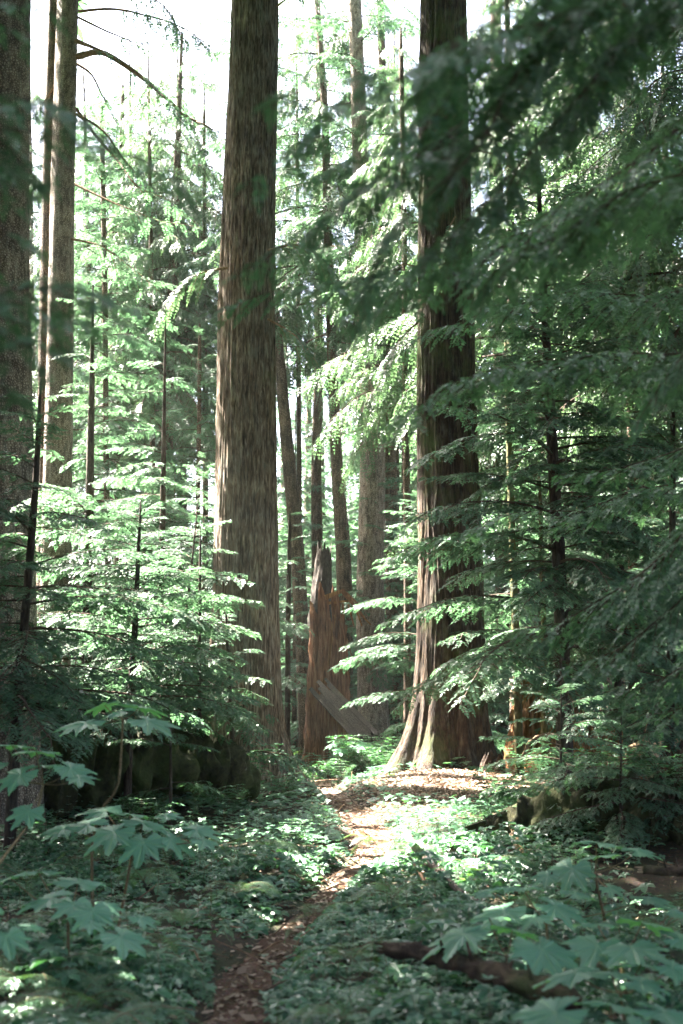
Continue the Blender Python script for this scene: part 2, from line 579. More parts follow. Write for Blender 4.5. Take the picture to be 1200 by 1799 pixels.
def twig_level0(mb, p0, d, up, L, k, R, droop, wood=True, tw=1.0):
    """a leafy twig: twiglets both sides in a flat plane"""
    n = max(3, int(L / (0.019 * k)))
    s = (np.arange(n) + 0.5) / n
    wob = unit(np.cross(d, up))
    pos = p0 + d * (s * L)[:, None] + np.array([0, 0, -1]) * (droop * (s ** 2) * L)[:, None]
    T = unit(d + np.array([0, 0, -1]) * (2 * droop * s)[:, None])
    S = unit(np.cross(T, up))
    U = np.cross(S, T)
    prof = (1 - s) ** 0.5 * np.minimum(1, 0.45 + 2 * s)
    P_, D_, S_, L_, W_ = [], [], [], [], []
    for sg in (-1, 1):
        a = np.radians(R.uniform(42, 62, n))[:, None]
        dd = unit(np.cos(a) * T + np.sin(a) * sg * S + U * R.normal(0, 0.14, n)[:, None])
        ll = 0.062 * k * tw * prof * R.uniform(0.7, 1.25, n) + 0.012 * k
        P_.append(pos); D_.append(dd)
        S_.append(unit(np.cross(dd, U) + U * R.normal(0, 0.35, n)[:, None]))
        L_.append(ll); W_.append(np.full(n, 0.0118 * k) * R.uniform(0.7, 1.2, n))
    P_.append((p0 + d * L + np.array([0, 0, -1]) * droop * L)[None]); D_.append(T[-1:]); S_.append(S[-1:])
    L_.append(np.array([0.05 * k])); W_.append(np.array([0.009 * k]))
    leaf_quads(mb, np.concatenate(P_), np.concatenate(D_), np.concatenate(S_), np.concatenate(L_), np.concatenate(W_))
    if wood:
        tube(mb, np.array([p0, p0 + d * L * 0.5 - np.array([0, 0, droop * 0.25 * L]), p0 + d * L * 0.95 - np.array([0, 0, droop * 0.9 * L])]),
             [0.0035 * k, 0.0025 * k, 0.001 * k], 3, 0)


def bough(pts, width, k=1.0, seed=0, droop=0.2, r0=0.02, level2=False, bare=0.12, spacing=0.055, sides=5, upv=(0, 0, 1), wood=True, gap=0.0, tw=1.0):
    """a whole branch along pts: wood in slot 0, needles in slot 1"""
    R = np.random.default_rng(seed)
    mb = MB()
    pts = np.asarray([tuple(p) for p in pts], float)
    length = np.linalg.norm(np.diff(pts, axis=0), axis=1).sum()
    n = max(6, int(length / 0.14))
    c = resample(pts, n)
    amp = 0.012 * length
    c[1:] += np.stack([amp * noise(np.arange(1, n) * 0.5, seed), amp * noise(np.arange(1, n) * 0.5, seed + 9), amp * noise(np.arange(1, n) * 0.5, seed + 5)], -1) * np.linspace(0, 1, n - 1)[:, None]
    tube(mb, c, r0 * (1 - np.linspace(0, 1, n) * 0.9), sides, 0)
    T, S, U = frames(c)
    up = np.array(upv, float)
    m = int(length * (1 - bare) / (spacing * k))
    for i in range(m):
        s = bare + (1 - bare) * (i + R.uniform(0, 1)) / m
        if gap and R.random() < gap:
            continue
        f = s * (n - 1)
        j = min(n - 2, int(f))
        p = c[j] + (c[j + 1] - c[j]) * (f - j)
        sp = (s - bare) / (1 - bare)
        prof = (1 - sp) ** 0.65 * min(1, 0.35 + 2.6 * sp)
        sg = 1 if i % 2 else -1
        a = math.radians(R.uniform(48, 70) - 14 * sp)
        Sx = unit(np.cross(T[j], up))
        d = unit(math.cos(a) * T[j] + math.sin(a) * sg * Sx + up * R.normal(0, 0.08) - np.array([0, 0, 0.5 * droop]))
        L = width * prof * R.uniform(0.65, 1.2) + 0.05 * k
        if level2 and L > 0.28 * k:
            q = max(3, int(L / (0.075 * k)))
            tube(mb, np.array([p, p + d * L * 0.5 - [0, 0, droop * .25 * L], p + d * L * .97 - [0, 0, droop * L]]), [0.006 * k, 0.004 * k, 0.0015 * k], 3, 0)
            Sx2 = unit(np.cross(d, up))
            for h in range(q):
                t = (h + R.uniform(0.2, 0.8)) / q
                pp = p + d * L * t - np.array([0, 0, droop * t * t * L])
                aa = math.radians(R.uniform(40, 58))
                dd = unit(math.cos(aa) * d + math.sin(aa) * (1 if h % 2 else -1) * Sx2 - np.array([0, 0, droop * t + R.normal(0, 0.08)]))
                twig_level0(mb, pp, dd, up, (L * 0.42) * (1 - t * 0.75) * R.uniform(0.7, 1.2) + 0.04 * k, k, R, droop, wood=False, tw=tw)
            twig_level0(mb, p + d * L * 0.6 - [0, 0, droop * .36 * L], d, up, L * 0.45, k, R, droop, wood=False, tw=tw)
        else:
            twig_level0(mb, p, d, up, L, k, R, droop, wood=wood and k < 1.6, tw=tw)
    return mb


# ---- shared branch meshes, by kind: each is (length, wood+needle mesh)
def std_curve(L, rise, dr):
    s = np.linspace(0, 1, 7)
    return np.stack([L * s * (1 - 0.06 * s), 0.05 * L * np.sin(s * 3.1), L * (rise * s - dr * s ** 2.2)], -1)


LIB = {}


def make_lib(key, L, width, k, nvar, droop, rise, dr, level2, mats, r0, gap=0.0):
    LIB[key] = []
    for i in range(nvar):
        seed = hash((L, i, k)) % 9999 + i * 31
        b = bough(std_curve(L, rise * rnd.uniform(.6, 1.3), dr * rnd.uniform(.7, 1.3)), width * rnd.uniform(.85, 1.15), k, seed, droop, r0, level2, gap=gap)
        LIB[key].append((L, b, b.mesh('branch_' + key, mats)))


NM = [M['twig'], M['needles']]
DM = [M['twig'], M['needles_dark']]
CM = [M['twig'], M['cedar_leaf']]
make_lib('small', 0.9, 0.30, 0.95, 6, 0.18, 0.10, 0.22, False, NM, 0.008)
make_lib('medium', 1.7, 0.52, 1.05, 7, 0.22, 0.12, 0.26, True, NM, 0.014)
make_lib('large', 2.7, 0.75, 1.25, 5, 0.28, 0.14, 0.30, True, NM, 0.024, 0.08)
make_lib('dark', 1.9, 0.55, 1.05, 5, 0.28, 0.10, 0.26, True, DM, 0.016)
make_lib('cedar', 1.9, 0.55, 1.25, 5, 0.75, 0.10, 0.42, True, CM, 0.018, 0.10)
make_lib('coarse', 1.8, 0.62, 1.75, 4, 0.30, 0.12, 0.28, False, NM, 0.016)
make_lib('canopy', 3.0, 1.25, 6.8, 4, 0.30, 0.12, 0.28, False, DM, 0.03)
make_lib('hang', 2.4, 0.62, 1.6, 5, 0.85, 0.06, 0.50, True, CM, 0.022, 0.10)
make_lib('faraway', 2.4, 1.05, 9.2, 3, 0.35, 0.10, 0.30, False, NM, 0.03)


# ------------------------------------------------------------------ canopy gaps cut into the crowns to let sun reach chosen spots
TUBES = []


def tubeat(p, r): TUBES.append((np.array(tuple(p)), r))


tubeat((1.3, 21.3, 0.3), 1.3)
tubeat((2.2, 20.9, 0.3), 1.3)
tubeat((0.9, 22.6, 0.7), 0.7)
tubeat((1.7, 19.3, 0.2), 0.9)
tubeat(P(0, 100, 16), 1.1)
tubeat(P(0, 330, 16), 1.1)
tubeat(P(0, 560, 16), 1.0)
tubeat((2.6, 20.2, .3), 0.9)
tubeat((0.35, 17.0, 0), 0.65)
tubeat((0.25, 18.6, 0), 0.5)
tubeat((0.05, 12.7, 0), 0.28)
tubeat(P(430, 960, 19.5), 0.55)
tubeat(P(360, 930, 19.5), 0.8)
tubeat(P(190, 760, 20), 1.3)
tubeat(P(110, 690, 22), 1.1)
tubeat(P(290, 900, 18), 0.8)
tubeat(P(230, 1010, 18), 0.7)
tubeat(P(1000, 700, 22), 1.0)
tubeat(P(900, 250, 24), 1.2)
tubeat(P(300, 780, 21), 1.1)
tubeat(P(640, 880, 31), 1.2)
tubeat(P(680, 930, 30), 1.8)
tubeat(P(530, 1200, 25), 1.2)
tubeat(P(1080, 900, 27), 2.2)
tubeat(P(1140, 1330, 22), 0.9)
tubeat(P(1040, 1270, 25.5), 0.8)
tubeat(P(50, 1745, 7.2), 0.3)
tubeat(P(215, 1755, 7.4), 0.22)
tubeat(P(350, 1230, 22), 0.5)
for (n_, xa, xb, ya, yb, da, db, ra, rb) in [(80, 0, 400, 620, 1180, 15, 24, .25, .6), (34, 830, 1200, 500, 1000, 23, 30, .4, .9),
                                         (44, 480, 740, 620, 1250, 26, 34, .4, .9), (16, 130, 400, 150, 600, 27, 34, .5, .9),
                                         (12, 300, 640, 1420, 1600, 10.5, 16, .10, .24), (12, 0, 330, 1480, 1799, 6.6, 10, .07, .18), (12, 560, 1200, 1500, 1799, 6.6, 11, .06, .17), (7, 900, 1200, 1240, 1400, 17, 24, .3, .5)]:
    for _ in range(n_):
        tubeat(P(rnd.uniform(xa, xb), rnd.uniform(ya, yb), rnd.uniform(da, db)), rnd.uniform(ra, rb))
NEAR_T = [(np.array(tuple(P(rnd.uniform(480, 1180), rnd.uniform(0, 620), rnd.uniform(3.6, 6)))), rnd.uniform(.03, .07)) for _ in range(22)]
TP = np.array([t[0] for t in TUBES])
TR = np.array([t[1] for t in TUBES])


DENSE = 1.0


def shade_keep(p, L=1.0):
    """true when a high branch at p may stand there without closing one of the gaps"""
    p = np.array(tuple(p), float)
    q = p - SD * (p[2] - 1.0) / SD[2]
    if q[1] < 25: pr = 1.0
    elif q[1] < 30: pr = 0.18
    else: pr = 0.07
    if q[0] > 4.5 and q[1] > 24.5: pr = min(pr, 0.30)
    return rnd.random() < pr


def cut_gaps(mb):
    """open the crown along the gaps, twig by twig"""
    v = mb.arrays()
    for i in range(len(mb.q)):
        q = mb.q[i]
        c = v[q].mean(1)
        bad = np.zeros(len(c), bool)
        for p, r in zip(TP, TR):
            w = c - p
            al = w @ SD
            d2 = (w * w).sum(1) - al * al
            bad |= (al > 1.5) & (d2 < (r * 0.95) ** 2)
        # what shades the stem of the left cedar stays
        h = SD[:2]
        for ax_, ay_, zl in ((-1.42, 21.8, 3.0), (1.8, 23.4, 1.4), (-0.26, 30.0, -0.5)):
            rel = c[:, :2] - np.array([ax_, ay_])
            t = rel @ h / (h @ h)
            d = np.linalg.norm(rel - t[:, None] * h, axis=1)
            z = c[:, 2] - SD[2] * t
            bad &= ~((d < 0.62) & (z > zl) & (z < 13) & (t > 1) & (rng.random(len(c)) < 0.93))
        t = (c[:, 2] - 4.0) / SD[2]
        q4 = c - SD * t[:, None]
        bad &= ~((q4[:, 0] > -1.7) & (q4[:, 0] < 3.2) & (q4[:, 1] > 2.6) & (q4[:, 1] < 7.8))
        yy, zz = c[:, 1], c[:, 2] - EYE
        f_ = yy * math.cos(PITCH) + zz * math.sin(PITCH)
        f_ = np.where(f_ > .1, f_, 1e9)
        pxx = 600 + c[:, 0] / f_ * FPX
        pyy = 899.5 - (-yy * math.sin(PITCH) + zz * math.cos(PITCH)) / f_ * FPX
        infr = (yy > 0) & (yy < 29) & (pxx > -60) & (pxx < 1260) & (pyy > -60) & (pyy < 1900)
        q0 = c - SD * ((c[:, 2] - 0.4) / SD[2])[:, None]
        bad &= ~((q0[:, 0] > 1.2) & (q0[:, 0] < 7) & (q0[:, 1] > 7.5) & (q0[:, 1] < 17.5))
        bad |= infr
        for p, r in NEAR_T:
            w = c - p
            al = w @ SD
            d2 = (w * w).sum(1) - al * al
            bad |= (al > 1.5) & (d2 < r ** 2)
        mb.q[i] = q[~bad]
        mb.qm[i] = mb.qm[i][~bad]


# ------------------------------------------------------------------ trunks
def trunk_mesh(axis, rads, nu=24, nv=60, ridge=0.06, kr=4.0, kz=0.35, roots=(), flare=0.35, fh=0.6, seams=(), seed=0, mats=None, top=None, lean_noise=0.0):
    """axis: list of points, rads: radii at those points"""
    axis = np.asarray([tuple(a) for a in axis], float)
    rads = np.asarray(rads, float)
    d = np.r_[0, np.cumsum(np.linalg.norm(np.diff(axis, axis=0), axis=1))]
    u = np.linspace(0, 1, nv)
    s = d[-1] * (0.35 * u + 0.65 * u ** 2)
    c = np.stack([np.interp(s, d, axis[:, i]) for i in range(3)], -1)
    if lean_noise:
        c[:, 0] += lean_noise * noise(s * 0.25, seed)
        c[:, 1] += lean_noise * noise(s * 0.25, seed + 7)
    r = np.interp(s, d, rads)
    a = np.linspace(0, 2 * math.pi, nu, endpoint=False)
    A, Sg = np.meshgrid(a, s)
    Rr = np.repeat(r[:, None], nu, 1)
    Sg0 = np.clip(Sg - 0.35, -0.15, 100)
    mult = 1 + flare * np.exp(-Sg0 / fh)
    for (ra, amp, wd, h) in roots:
        da = (A - ra + math.pi) % (2 * math.pi) - math.pi
        mult = mult + amp * np.exp(-(da / wd) ** 2) * np.exp(-Sg0 / h)
    for (ra, amp, wd, h) in seams:
        da = (A - ra + 0.10 * np.sin(Sg * 0.7) + math.pi) % (2 * math.pi) - math.pi
        mult = mult - amp * np.exp(-(da / wd) ** 2) * np.exp(-(Sg / h) ** 2)
    cx, cy = np.cos(A), np.sin(A)
    big = noise(cx * 1.3 + seed, cy * 1.3, Sg * 0.25)
    wp = 0.22 * noise(cx * 2.2 - seed, cy * 2.2, Sg * 0.9) + 0.07 * noise(cx * 7, cy * 7 - seed, Sg * 3.0)
    cx2, cy2 = np.cos(A + wp * 0.5), np.sin(A + wp * 0.5)
    rid = 1 - np.abs(noise(cx2 * kr + seed, cy2 * kr + 3, Sg * kz))
    rid2 = 1 - np.abs(noise(cx2 * kr * 2.6 + seed, cy2 * kr * 2.6 + 3, Sg * kz * 2.6))
    rid3 = noise(cx2 * kr * 5 + seed, cy2 * kr * 5 + 3, Sg * kz * 8)
    Rr = Rr * mult + r.mean() * (0.10 * big + ridge * (rid - 0.5) + ridge * 0.5 * (rid2 - 0.5) + ridge * 0.34 * rid3)
    x = c[:, 0][:, None] + Rr * cx
    y = c[:, 1][:, None] + Rr * cy
    z = c[:, 2][:, None] + 0 * Rr
    if top is not None:
        H = top(a)
        z0 = c[0, 2]
        z = z0 + (z - z0) * H[None]
    v = np.stack([x, y, z], -1).reshape(-1, 3)
    i = np.arange(nv - 1)[:, None] * nu
    j = np.arange(nu)[None]
    j2 = (j + 1) % nu
    q = np.stack([i + j, i + j2, i + nu + j2, i + nu + j], -1).reshape(-1, 4)
    mb = MB()
    mb.add(v, q)
    return mb, c, r


def trunk_px(pts, Yd, below=0.35, top=None, widths=None):
    """axis through photo pixels at distance Yd, carried down to the ground and up to height top"""
    ax = [P(x, y, Yd) for x, y in pts]
    rr = [w / 2 / FPX * Yd for w in widths]
    b, b2 = ax[0], ax[1]
    g = gz(b.x, b.y)
    if b.z > g:
        k = (g - b.z) / (b2.z - b.z)
        k = max(k, -3)
        nb = b + (b2 - b) * k * 0.6
        nb.z = g - below
        ax.insert(0, nb)
        rr.insert(0, rr[0] * 1.06)
    else:
        ax[0] = Vector((b.x, b.y, g - below))
    if top:
        e, e1 = ax[-1], ax[-2]
        dr = (e - e1).normalized()
        L = (top - e.z) / max(0.2, dr.z)
        ax.append(e + dr * L)
        rr.append(rr[-1] * 0.25)
    return ax, rr


def along(ax, z):
    for a, b in zip(ax, ax[1:]):
        if b.z >= z:
            t = (z - a.z) / (b.z - a.z)
            return a + (b - a) * t
    return ax[-1]


def high_crown(t, ax, z0, z1, rad, n, carve=True, key='canopy', mats=None, rel=None):
    """joined high crown of a tall tree (its branches begin far up), thinned and cut for the shade it throws"""
    mb = MB()
    for i in range(n):
        f = (i + rnd.random()) / n
        z = z0 + (z1 - z0) * f
        p = along(ax, z)
        az = i * 2.4 + rnd.uniform(-.5, .5)
        L0, b, _ = LIB[key][rnd.randrange(len(LIB[key]))]
        L = rad * (1 - 0.75 * f) * rnd.uniform(0.65, 1.15) + 0.4
        mid = p + Vector((math.cos(az), math.sin(az), -0.1)) * L * 0.6
        if carve and not shade_keep(mid, L):
            continue
        pr = proj(mid)
        tipp = p + Vector((math.cos(az), math.sin(az), -0.1)) * L
        pt_ = proj(tipp)
        if math.hypot(tipp.x, tipp.y) < 5.5 and tipp.y > -1 and tipp.z < 12:
            continue
        if pt_ and tipp.y < 14 and -300 < pt_[0] < 1500 and -300 < pt_[1] < 2000:
            continue
        if pr and (mid.y < 30 and -260 < pr[0] < 1460 or mid.y < 12 and -500 < pr[0] < 1700) and -60 < pr[1] < 2000:
            continue
        Mx = Matrix.Translation(p) @ Euler((rnd.uniform(-.25, .25), rnd.uniform(-.25, .25), az)).to_matrix().to_4x4() @ Matrix.Scale(L / L0, 4)
        mb.merge(b, Mx)
    if mb.n:
        mb2 = MB()
        mb2.v, mb2.q, mb2.qm, mb2.n = [mb.arrays()], [np.concatenate(mb.q)], [np.concatenate(mb.qm)], mb.n
        if carve:
            cut_gaps(mb2)
        me = mb2.mesh('crown', mats or DM)
        o = link('crown', me, t)
        o.matrix_parent_inverse = Matrix.Translation(t.location).inverted()
        o['kind'] = 'stuff'
        return o


def put(mesh, name, t, world=True):
    o = link(name, mesh, t)
    o.matrix_parent_inverse = Matrix.Translation(t.location).inverted()
    return o


def big_tree(name, label, cat, pts, widths, Yd, mat, top, crown=None, group=None, **kw):
    ax, rr = trunk_px(pts, Yd, top=top, widths=widths)
    t = thing(name, label, cat, (ax[0].x, ax[0].y, gz(ax[0].x, ax[0].y)), group)
    mbt, c, r = trunk_mesh(ax, rr, **kw)
    put(mbt.mesh('trunk', [M[mat]], True), 'trunk', t)
    if crown:
        high_crown(t, ax, *crown)
    return t, ax, rr


LEFTC, axL, _ = big_tree('cedar_tree', 'huge straight cedar trunk with grey and red fibrous bark left of the path', 'tree',
                   [(428, 1400), (432, 1000), (434, 500), (448, 0)], [128, 108, 94, 80], 21.8, 'cedar_bark', 38,
                   (15.2, 37, 4.6, 130), nu=176, nv=280, ridge=0.105, kr=8.5, kz=0.30, flare=0.16, fh=0.8,
                   roots=[(-0.25, 0.80, 0.42, 0.50), (math.pi + 0.2, 0.7, 0.4, 0.6), (-1.4, 0.35, 0.3, 0.5), (-2.3, 0.5, 0.3, 0.45)],
                   seams=[(-1.25, 0.10, 0.10, 9)], seed=3)
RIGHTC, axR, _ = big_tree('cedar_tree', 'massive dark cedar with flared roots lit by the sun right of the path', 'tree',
                    [(790, 1390), (791, 1000), (783, 700), (781, 350)], [120, 106, 98, 88], 23.4, 'cedar_bark_shaded', 40,
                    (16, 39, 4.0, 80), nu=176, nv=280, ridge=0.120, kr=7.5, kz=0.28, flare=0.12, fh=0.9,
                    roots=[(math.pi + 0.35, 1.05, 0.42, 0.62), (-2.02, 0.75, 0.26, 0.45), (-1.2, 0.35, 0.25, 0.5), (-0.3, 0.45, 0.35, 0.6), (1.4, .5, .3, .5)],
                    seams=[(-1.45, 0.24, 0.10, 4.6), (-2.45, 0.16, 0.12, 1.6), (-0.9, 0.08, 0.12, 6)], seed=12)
T3, ax3, _ = big_tree('conifer_tree', 'thick pale grey trunk cut by the left edge of the view', 'tree',
              [(10, 1350), (8, 900), (6, 450), (12, 0)], [112, 104, 96, 88], 16.2, 'grey_bark', 34,
              (12.6, 33, 4.9, 170), nu=72, nv=150, ridge=0.045, kr=7, kz=1.6, flare=0.2, seed=21)
T4, ax4, _ = big_tree('conifer_tree', 'tall grey brown trunk with long bare limbs reaching right, beside a thinner trunk', 'tree',
              [(92, 1290), (104, 700), (111, 300), (120, 0)], [58, 50, 43, 38], 25, 'grey_bark', 33,
              (15.2, 32, 4.3, 100), nu=56, nv=130, ridge=0.05, kr=6, kz=1.6, flare=0.25, seed=22)
T5, ax5, _ = big_tree('conifer_tree', 'thinner brown trunk standing close behind the tall limbed one', 'tree',
              [(78, 1285), (82, 600), (90, 200), (98, -60)], [34, 30, 24, 20], 26.6, 'far_bark', 27,
              (15.8, 27, 2.6, 34), nu=30, nv=70, ridge=0.05, kr=4, kz=1.2, flare=0.2, seed=23)

FAR = [  # px pts, widths, Y, bark, top, label
    ([(214, 1270), (210, 640), (213, 430)], [24, 21, 17], 37, 'far_bark', 18, 'slim dark trunk seen through hanging branches between the left trunks and the big cedar'),
    ([(290, 1275), (294, 720), (305, 460)], [28, 24, 19], 36, 'far_bark', 19, 'brown trunk, the thicker of a close pair left of the big cedar'),
    ([(322, 1270), (323, 800), (320, 450)], [20, 17, 13], 38, 'far_bark', 17, 'thin straight trunk, the slimmer of a close pair left of the big cedar'),
    ([(540, 1270), (522, 960), (505, 780), (490, 600)], [28, 25, 23, 18], 34, 'far_bark', 22, 'leaning brown trunk just right of the big left cedar'),
    ([(560, 1270), (558, 900), (558, 560)], [22, 19, 15], 40, 'far_bark', 27, 'straight slender trunk between the leaning one and the pale one'),
    ([(606, 1260), (600, 960), (592, 830), (580, 520)], [30, 26, 22, 17], 33.5, 'far_bark', 26, 'slightly curved grey trunk behind the broken snag'),
    ([(655, 1260), (654, 900), (648, 650), (640, 430)], [52, 46, 40, 32], 32, 'grey_bark', 30, 'stout speckled grey trunk midway between the two cedars'),
    ([(690, 1270), (686, 820), (680, 600), (676, 380)], [28, 25, 23, 20], 35, 'far_bark', 28, 'mossy trunk hugging the right side of the speckled grey one'),
    ([(1030, 1270), (1018, 760), (1012, 450), (1005, 150)], [60, 54, 48, 40], 29, 'grey_bark', 31, 'broad green stained trunk behind the boughs at the upper right'),
    ([(1062, 1270), (1056, 820), (1050, 500)], [30, 26, 20], 36, 'far_bark', 27, 'dull brown trunk beyond the thin dark pole on the right'),
    ([(1105, 1270), (1100, 800), (1090, 400)], [24, 20, 15], 40, 'far_bark', 27, 'faint narrow trunk in the bright foliage near the right edge'),
    ([(885, 1270), (880, 700), (872, 200)], [34, 29, 22], 37, 'far_bark', 29, 'trunk showing past the right side of the dark cedar'),
    ([(250, 1275), (252, 640), (250, 560)], [12, 10, 8], 42, 'far_bark', 18, 'very thin pale stem far off in the left gap'),
]
FARTREES = []
for i, (pts, w, Yd, bm, top, lab) in enumerate(FAR):
    t, ax, _ = big_tree('conifer_tree', lab, 'tree', pts, w, Yd, bm, top, None,
             nu=28, nv=70, ridge=0.05, kr=4, kz=1.5, flare=0.25, seed=40 + i, lean_noise=0.06)
    FARTREES.append((t, ax, Yd))

# bare and leafy limbs of the tall limbed tree (upper left)
LIMBS = [
    ([(135, 100), (175, 92), (215, 112), (265, 150), (330, 205), (395, 232)], 25.0, 0.045, 0.6, 0.45),
    ([(133, 72), (180, 90), (205, 100)], 24.7, 0.035, 0.3, 0.6),
    ([(138, 20), (190, 16), (250, 25), (330, 55), (380, 90)], 25.3, 0.022, 0.5, 0.35),
    ([(136, 30), (200, 60), (250, 75), (255, 40)], 24.6, 0.018, 0.3, 0.7),
    ([(133, 190), (165, 235), (205, 280), (245, 330), (290, 350), (345, 395)], 25.1, 0.022, 0.45, 0.55),
    ([(133, 200), (175, 225), (220, 285), (270, 335)], 24.8, 0.020, 0.35, 0.55),
    ([(128, 322), (165, 340), (220, 365), (290, 388), (350, 398)], 25.3, 0.018, 0.4, 0.5),
    ([(131, 110), (160, 130), (180, 170), (215, 235)], 25.2, 0.020, 0.4, 0.5),
    ([(137, 0), (200, -20), (280, 5), (330, 80)], 24.9, 0.022, 0.45, 0.4),
    ([(125, 420), (170, 430), (230, 470), (290, 520)], 24.9, 0.018, 0.45, 0.15),
    ([(96, 150), (70, 190), (55, 205)], 25.0, 0.018, 0.3, 0.5),
]
for i, (pp, Yd, r0, wd, bare) in enumerate(LIMBS):
    r0 *= 1.5
    pts = [P(x, y, Yd - 0.25 * math.sin(j * 1.3 + i) * j * 0.5) for j, (x, y) in enumerate(pp)]
    b = bough(pts, wd, 1.5, 300 + i, 0.55, r0, True, bare * 0.7, 0.07, gap=0.1)
    put(b.mesh('limb', [M['dead_limb'], M['needles']]), 'limb', T4)

# limbs on the other big trunks that show in the upper part
for t, pp, Yd, r0, wd, bare in [
    (RIGHTC, [(826, 215), (880, 250), (955, 305)], 22.8, 0.022, 0.35, 0.7),
    (RIGHTC, [(826, 262), (870, 272), (950, 312)], 22.7, 0.020, 0.35, 0.7),
    (RIGHTC, [(738, 470), (705, 465), (688, 472)], 22.9, 0.020, 0.2, 0.6),
    (LEFTC, [(486, 12), (500, 0), (530, -30)], 21.4, 0.02, 0.3, 0.6),
    (LEFTC, [(470, 440), (520, 430), (580, 470), (620, 540)], 21.2, 0.022, 0.6, 0.1),
    (LEFTC, [(400, 470), (350, 480), (300, 520), (270, 580)], 21.2, 0.022, 0.6, 0.1),
    (LEFTC, [(470, 560), (520, 590), (560, 640)], 21.2, 0.020, 0.5, 0.15),
    (RIGHTC, [(745, 330), (690, 340), (640, 390), (610, 450)], 22.8, 0.022, 0.7, 0.1),
    (RIGHTC, [(800, 380), (780, 420), (770, 500)], 22.8, 0.018, 0.5, 0.1),
    (RIGHTC, [(740, 560), (700, 600), (660, 690)], 22.9, 0.022, 0.6, 0.2),
    (RIGHTC, [(828, 500), (880, 540), (930, 620)], 22.9, 0.022, 0.6, 0.2),
]:
    b = bough([P(x, y, Yd) for x, y in pp], wd, 1.5, int(pp[0][0]), 0.5, r0, False, bare, 0.06)
    put(b.mesh('limb', [M['dead_limb'], M['cedar_leaf']]), 'limb', t)


# ------------------------------------------------------------------ single branches as parts
def in_gap(p, L, reach=2.4):
    w = np.array(tuple(p), float) - TP
    al = w @ SD
    d = np.linalg.norm(w - al[:, None] * SD, axis=1)
    return bool(np.any((al > reach) & (d < TR * 0.65 + 0.15 * L)))


def grow(t, ax, z0, z1, rad, n, key='medium', sector=None, pitch=-0.05, taper=0.7, minl=0.28, tip=0.55):
    inv = Matrix.Translation(t.location).inverted()
    for i in range(n):
        f = (i + rnd.random()) / n
        z = z0 + (z1 - 0.1 - z0) * f
        p = along(ax, z)
        az = i * 2.399 + rnd.uniform(-.4, .4)
        if sector:
            az = rnd.uniform(*sector) if rnd.random() < 0.75 else az
        L = rad * (1 - f * (taper > 0)) ** taper * rnd.uniform(0.55, 1.15) + minl
        kk = key
        if key == 'medium':
            kk = 'small' if L < 1.15 else ('medium' if L < 2.2 else 'large')
        if t.location.y < 26 and in_gap(p + Vector((math.cos(az), math.sin(az), 0)) * L * 0.6, L):
            continue
        hit = False
        for ff in (0.45, 0.95):
            pj = proj(p + Vector((math.cos(az), math.sin(az), 0)) * L * ff)
            if pj and p.y < 30 and 538 < pj[0] < 668 and 1020 < pj[1] < 1330:
                hit = True
            if pj and p.y < 24 and 500 < pj[0] < 600 and 1180 < pj[1] < 1420:
                hit = True
            if pj and p.y < 20 and 10 < pj[0] < 470 and 1255 < pj[1] < 1430:
                hit = True
        if hit and rnd.random() > 0.22:
            continue
        L0, b, me = LIB[kk][rnd.randrange(len(LIB[kk]))]
        sc = L / L0
        o = link('branch', me, t)
        pt = pitch + tip * f ** 2 + rnd.gauss(0, 0.10)
        o.matrix_parent_inverse = inv
        o.matrix_basis = Matrix.Translation(p) @ Euler((rnd.uniform(-.2, .2), -pt, az)).to_matrix().to_4x4() @ Matrix.Diagonal((sc, sc * rnd.choice((-1, 1)) * rnd.uniform(.85, 1.1), sc, 1))


for i, (t, ax, Yd) in enumerate(FARTREES):
    ztop = P(600, -60, Yd).z
    grow(t, ax, 9.8 if 3 <= i <= 7 else 6.0 + (i * 1.7) % 3.5, min(ztop, ax[-1].z), 2.4, 70 if i in (0, 1, 2, 12) else 40, key='hang' if i % 3 else 'large', taper=0.25, tip=0.2, minl=0.5)

# ------------------------------------------------------------------ young hemlocks built branch by branch
def young(label, pts, widths, Yd, top, z0, rad, n, key='medium', bark='pole_bark', group=None, name='hemlock_tree', sector=None, pitch=-0.05, dense_low=1.0, skip=None):
    ax, rr = trunk_px(pts, Yd, top=top, widths=widths)
    t = thing(name, label, 'tree', (ax[0].x, ax[0].y, gz(ax[0].x, ax[0].y)), group)
    mbt, c, r = trunk_mesh(ax, rr, nu=12, nv=46, ridge=0.10, kr=3, kz=2.5, flare=0.25, fh=0.25, seed=int(pts[0][0]), lean_noise=0.02)
    put(mbt.mesh('trunk', [M[bark]], True), 'trunk', t)
    grow(t, ax, z0, top, rad, n, key, sector, pitch)
    return t


PI = math.pi
HA = young('young hemlock at the far left with a dark trunk and tiers of grey green sprays',
      [(30, 1250), (45, 1050), (60, 850), (66, 740)], [19, 15, 12, 8], 14.0, 4.7, 1.4, 2.0, 66)
HB = young('slim young hemlock with a straight dark stem between the left bank and the big cedar',
      [(228, 1230), (236, 1080), (242, 950)], [13, 10, 6], 17.0, 3.9, 1.3, 1.7, 64)
HC = young('short hemlock sapling just left of the big cedar, its sprays crossing the bark',
      [(318, 1200), (322, 1120), (328, 1060)], [8, 7, 5], 19.2, 4.2, 1.2, 1.6, 64)
HD = young('small hemlock leaning over the foot of the left cedar with drooping sprays',
      [(408, 1290), (404, 1200), (400, 1120)], [8, 7, 5], 19.8, 2.9, 0.75, 1.05, 38)
HE = young('tall thin dark hemlock pole on the right with level branches both sides',
      [(995, 1340), (986, 1050), (972, 800), (958, 520)], [30, 25, 20, 13], 19.0, 9.4, 1.9, 2.6, 120, pitch=0.02)
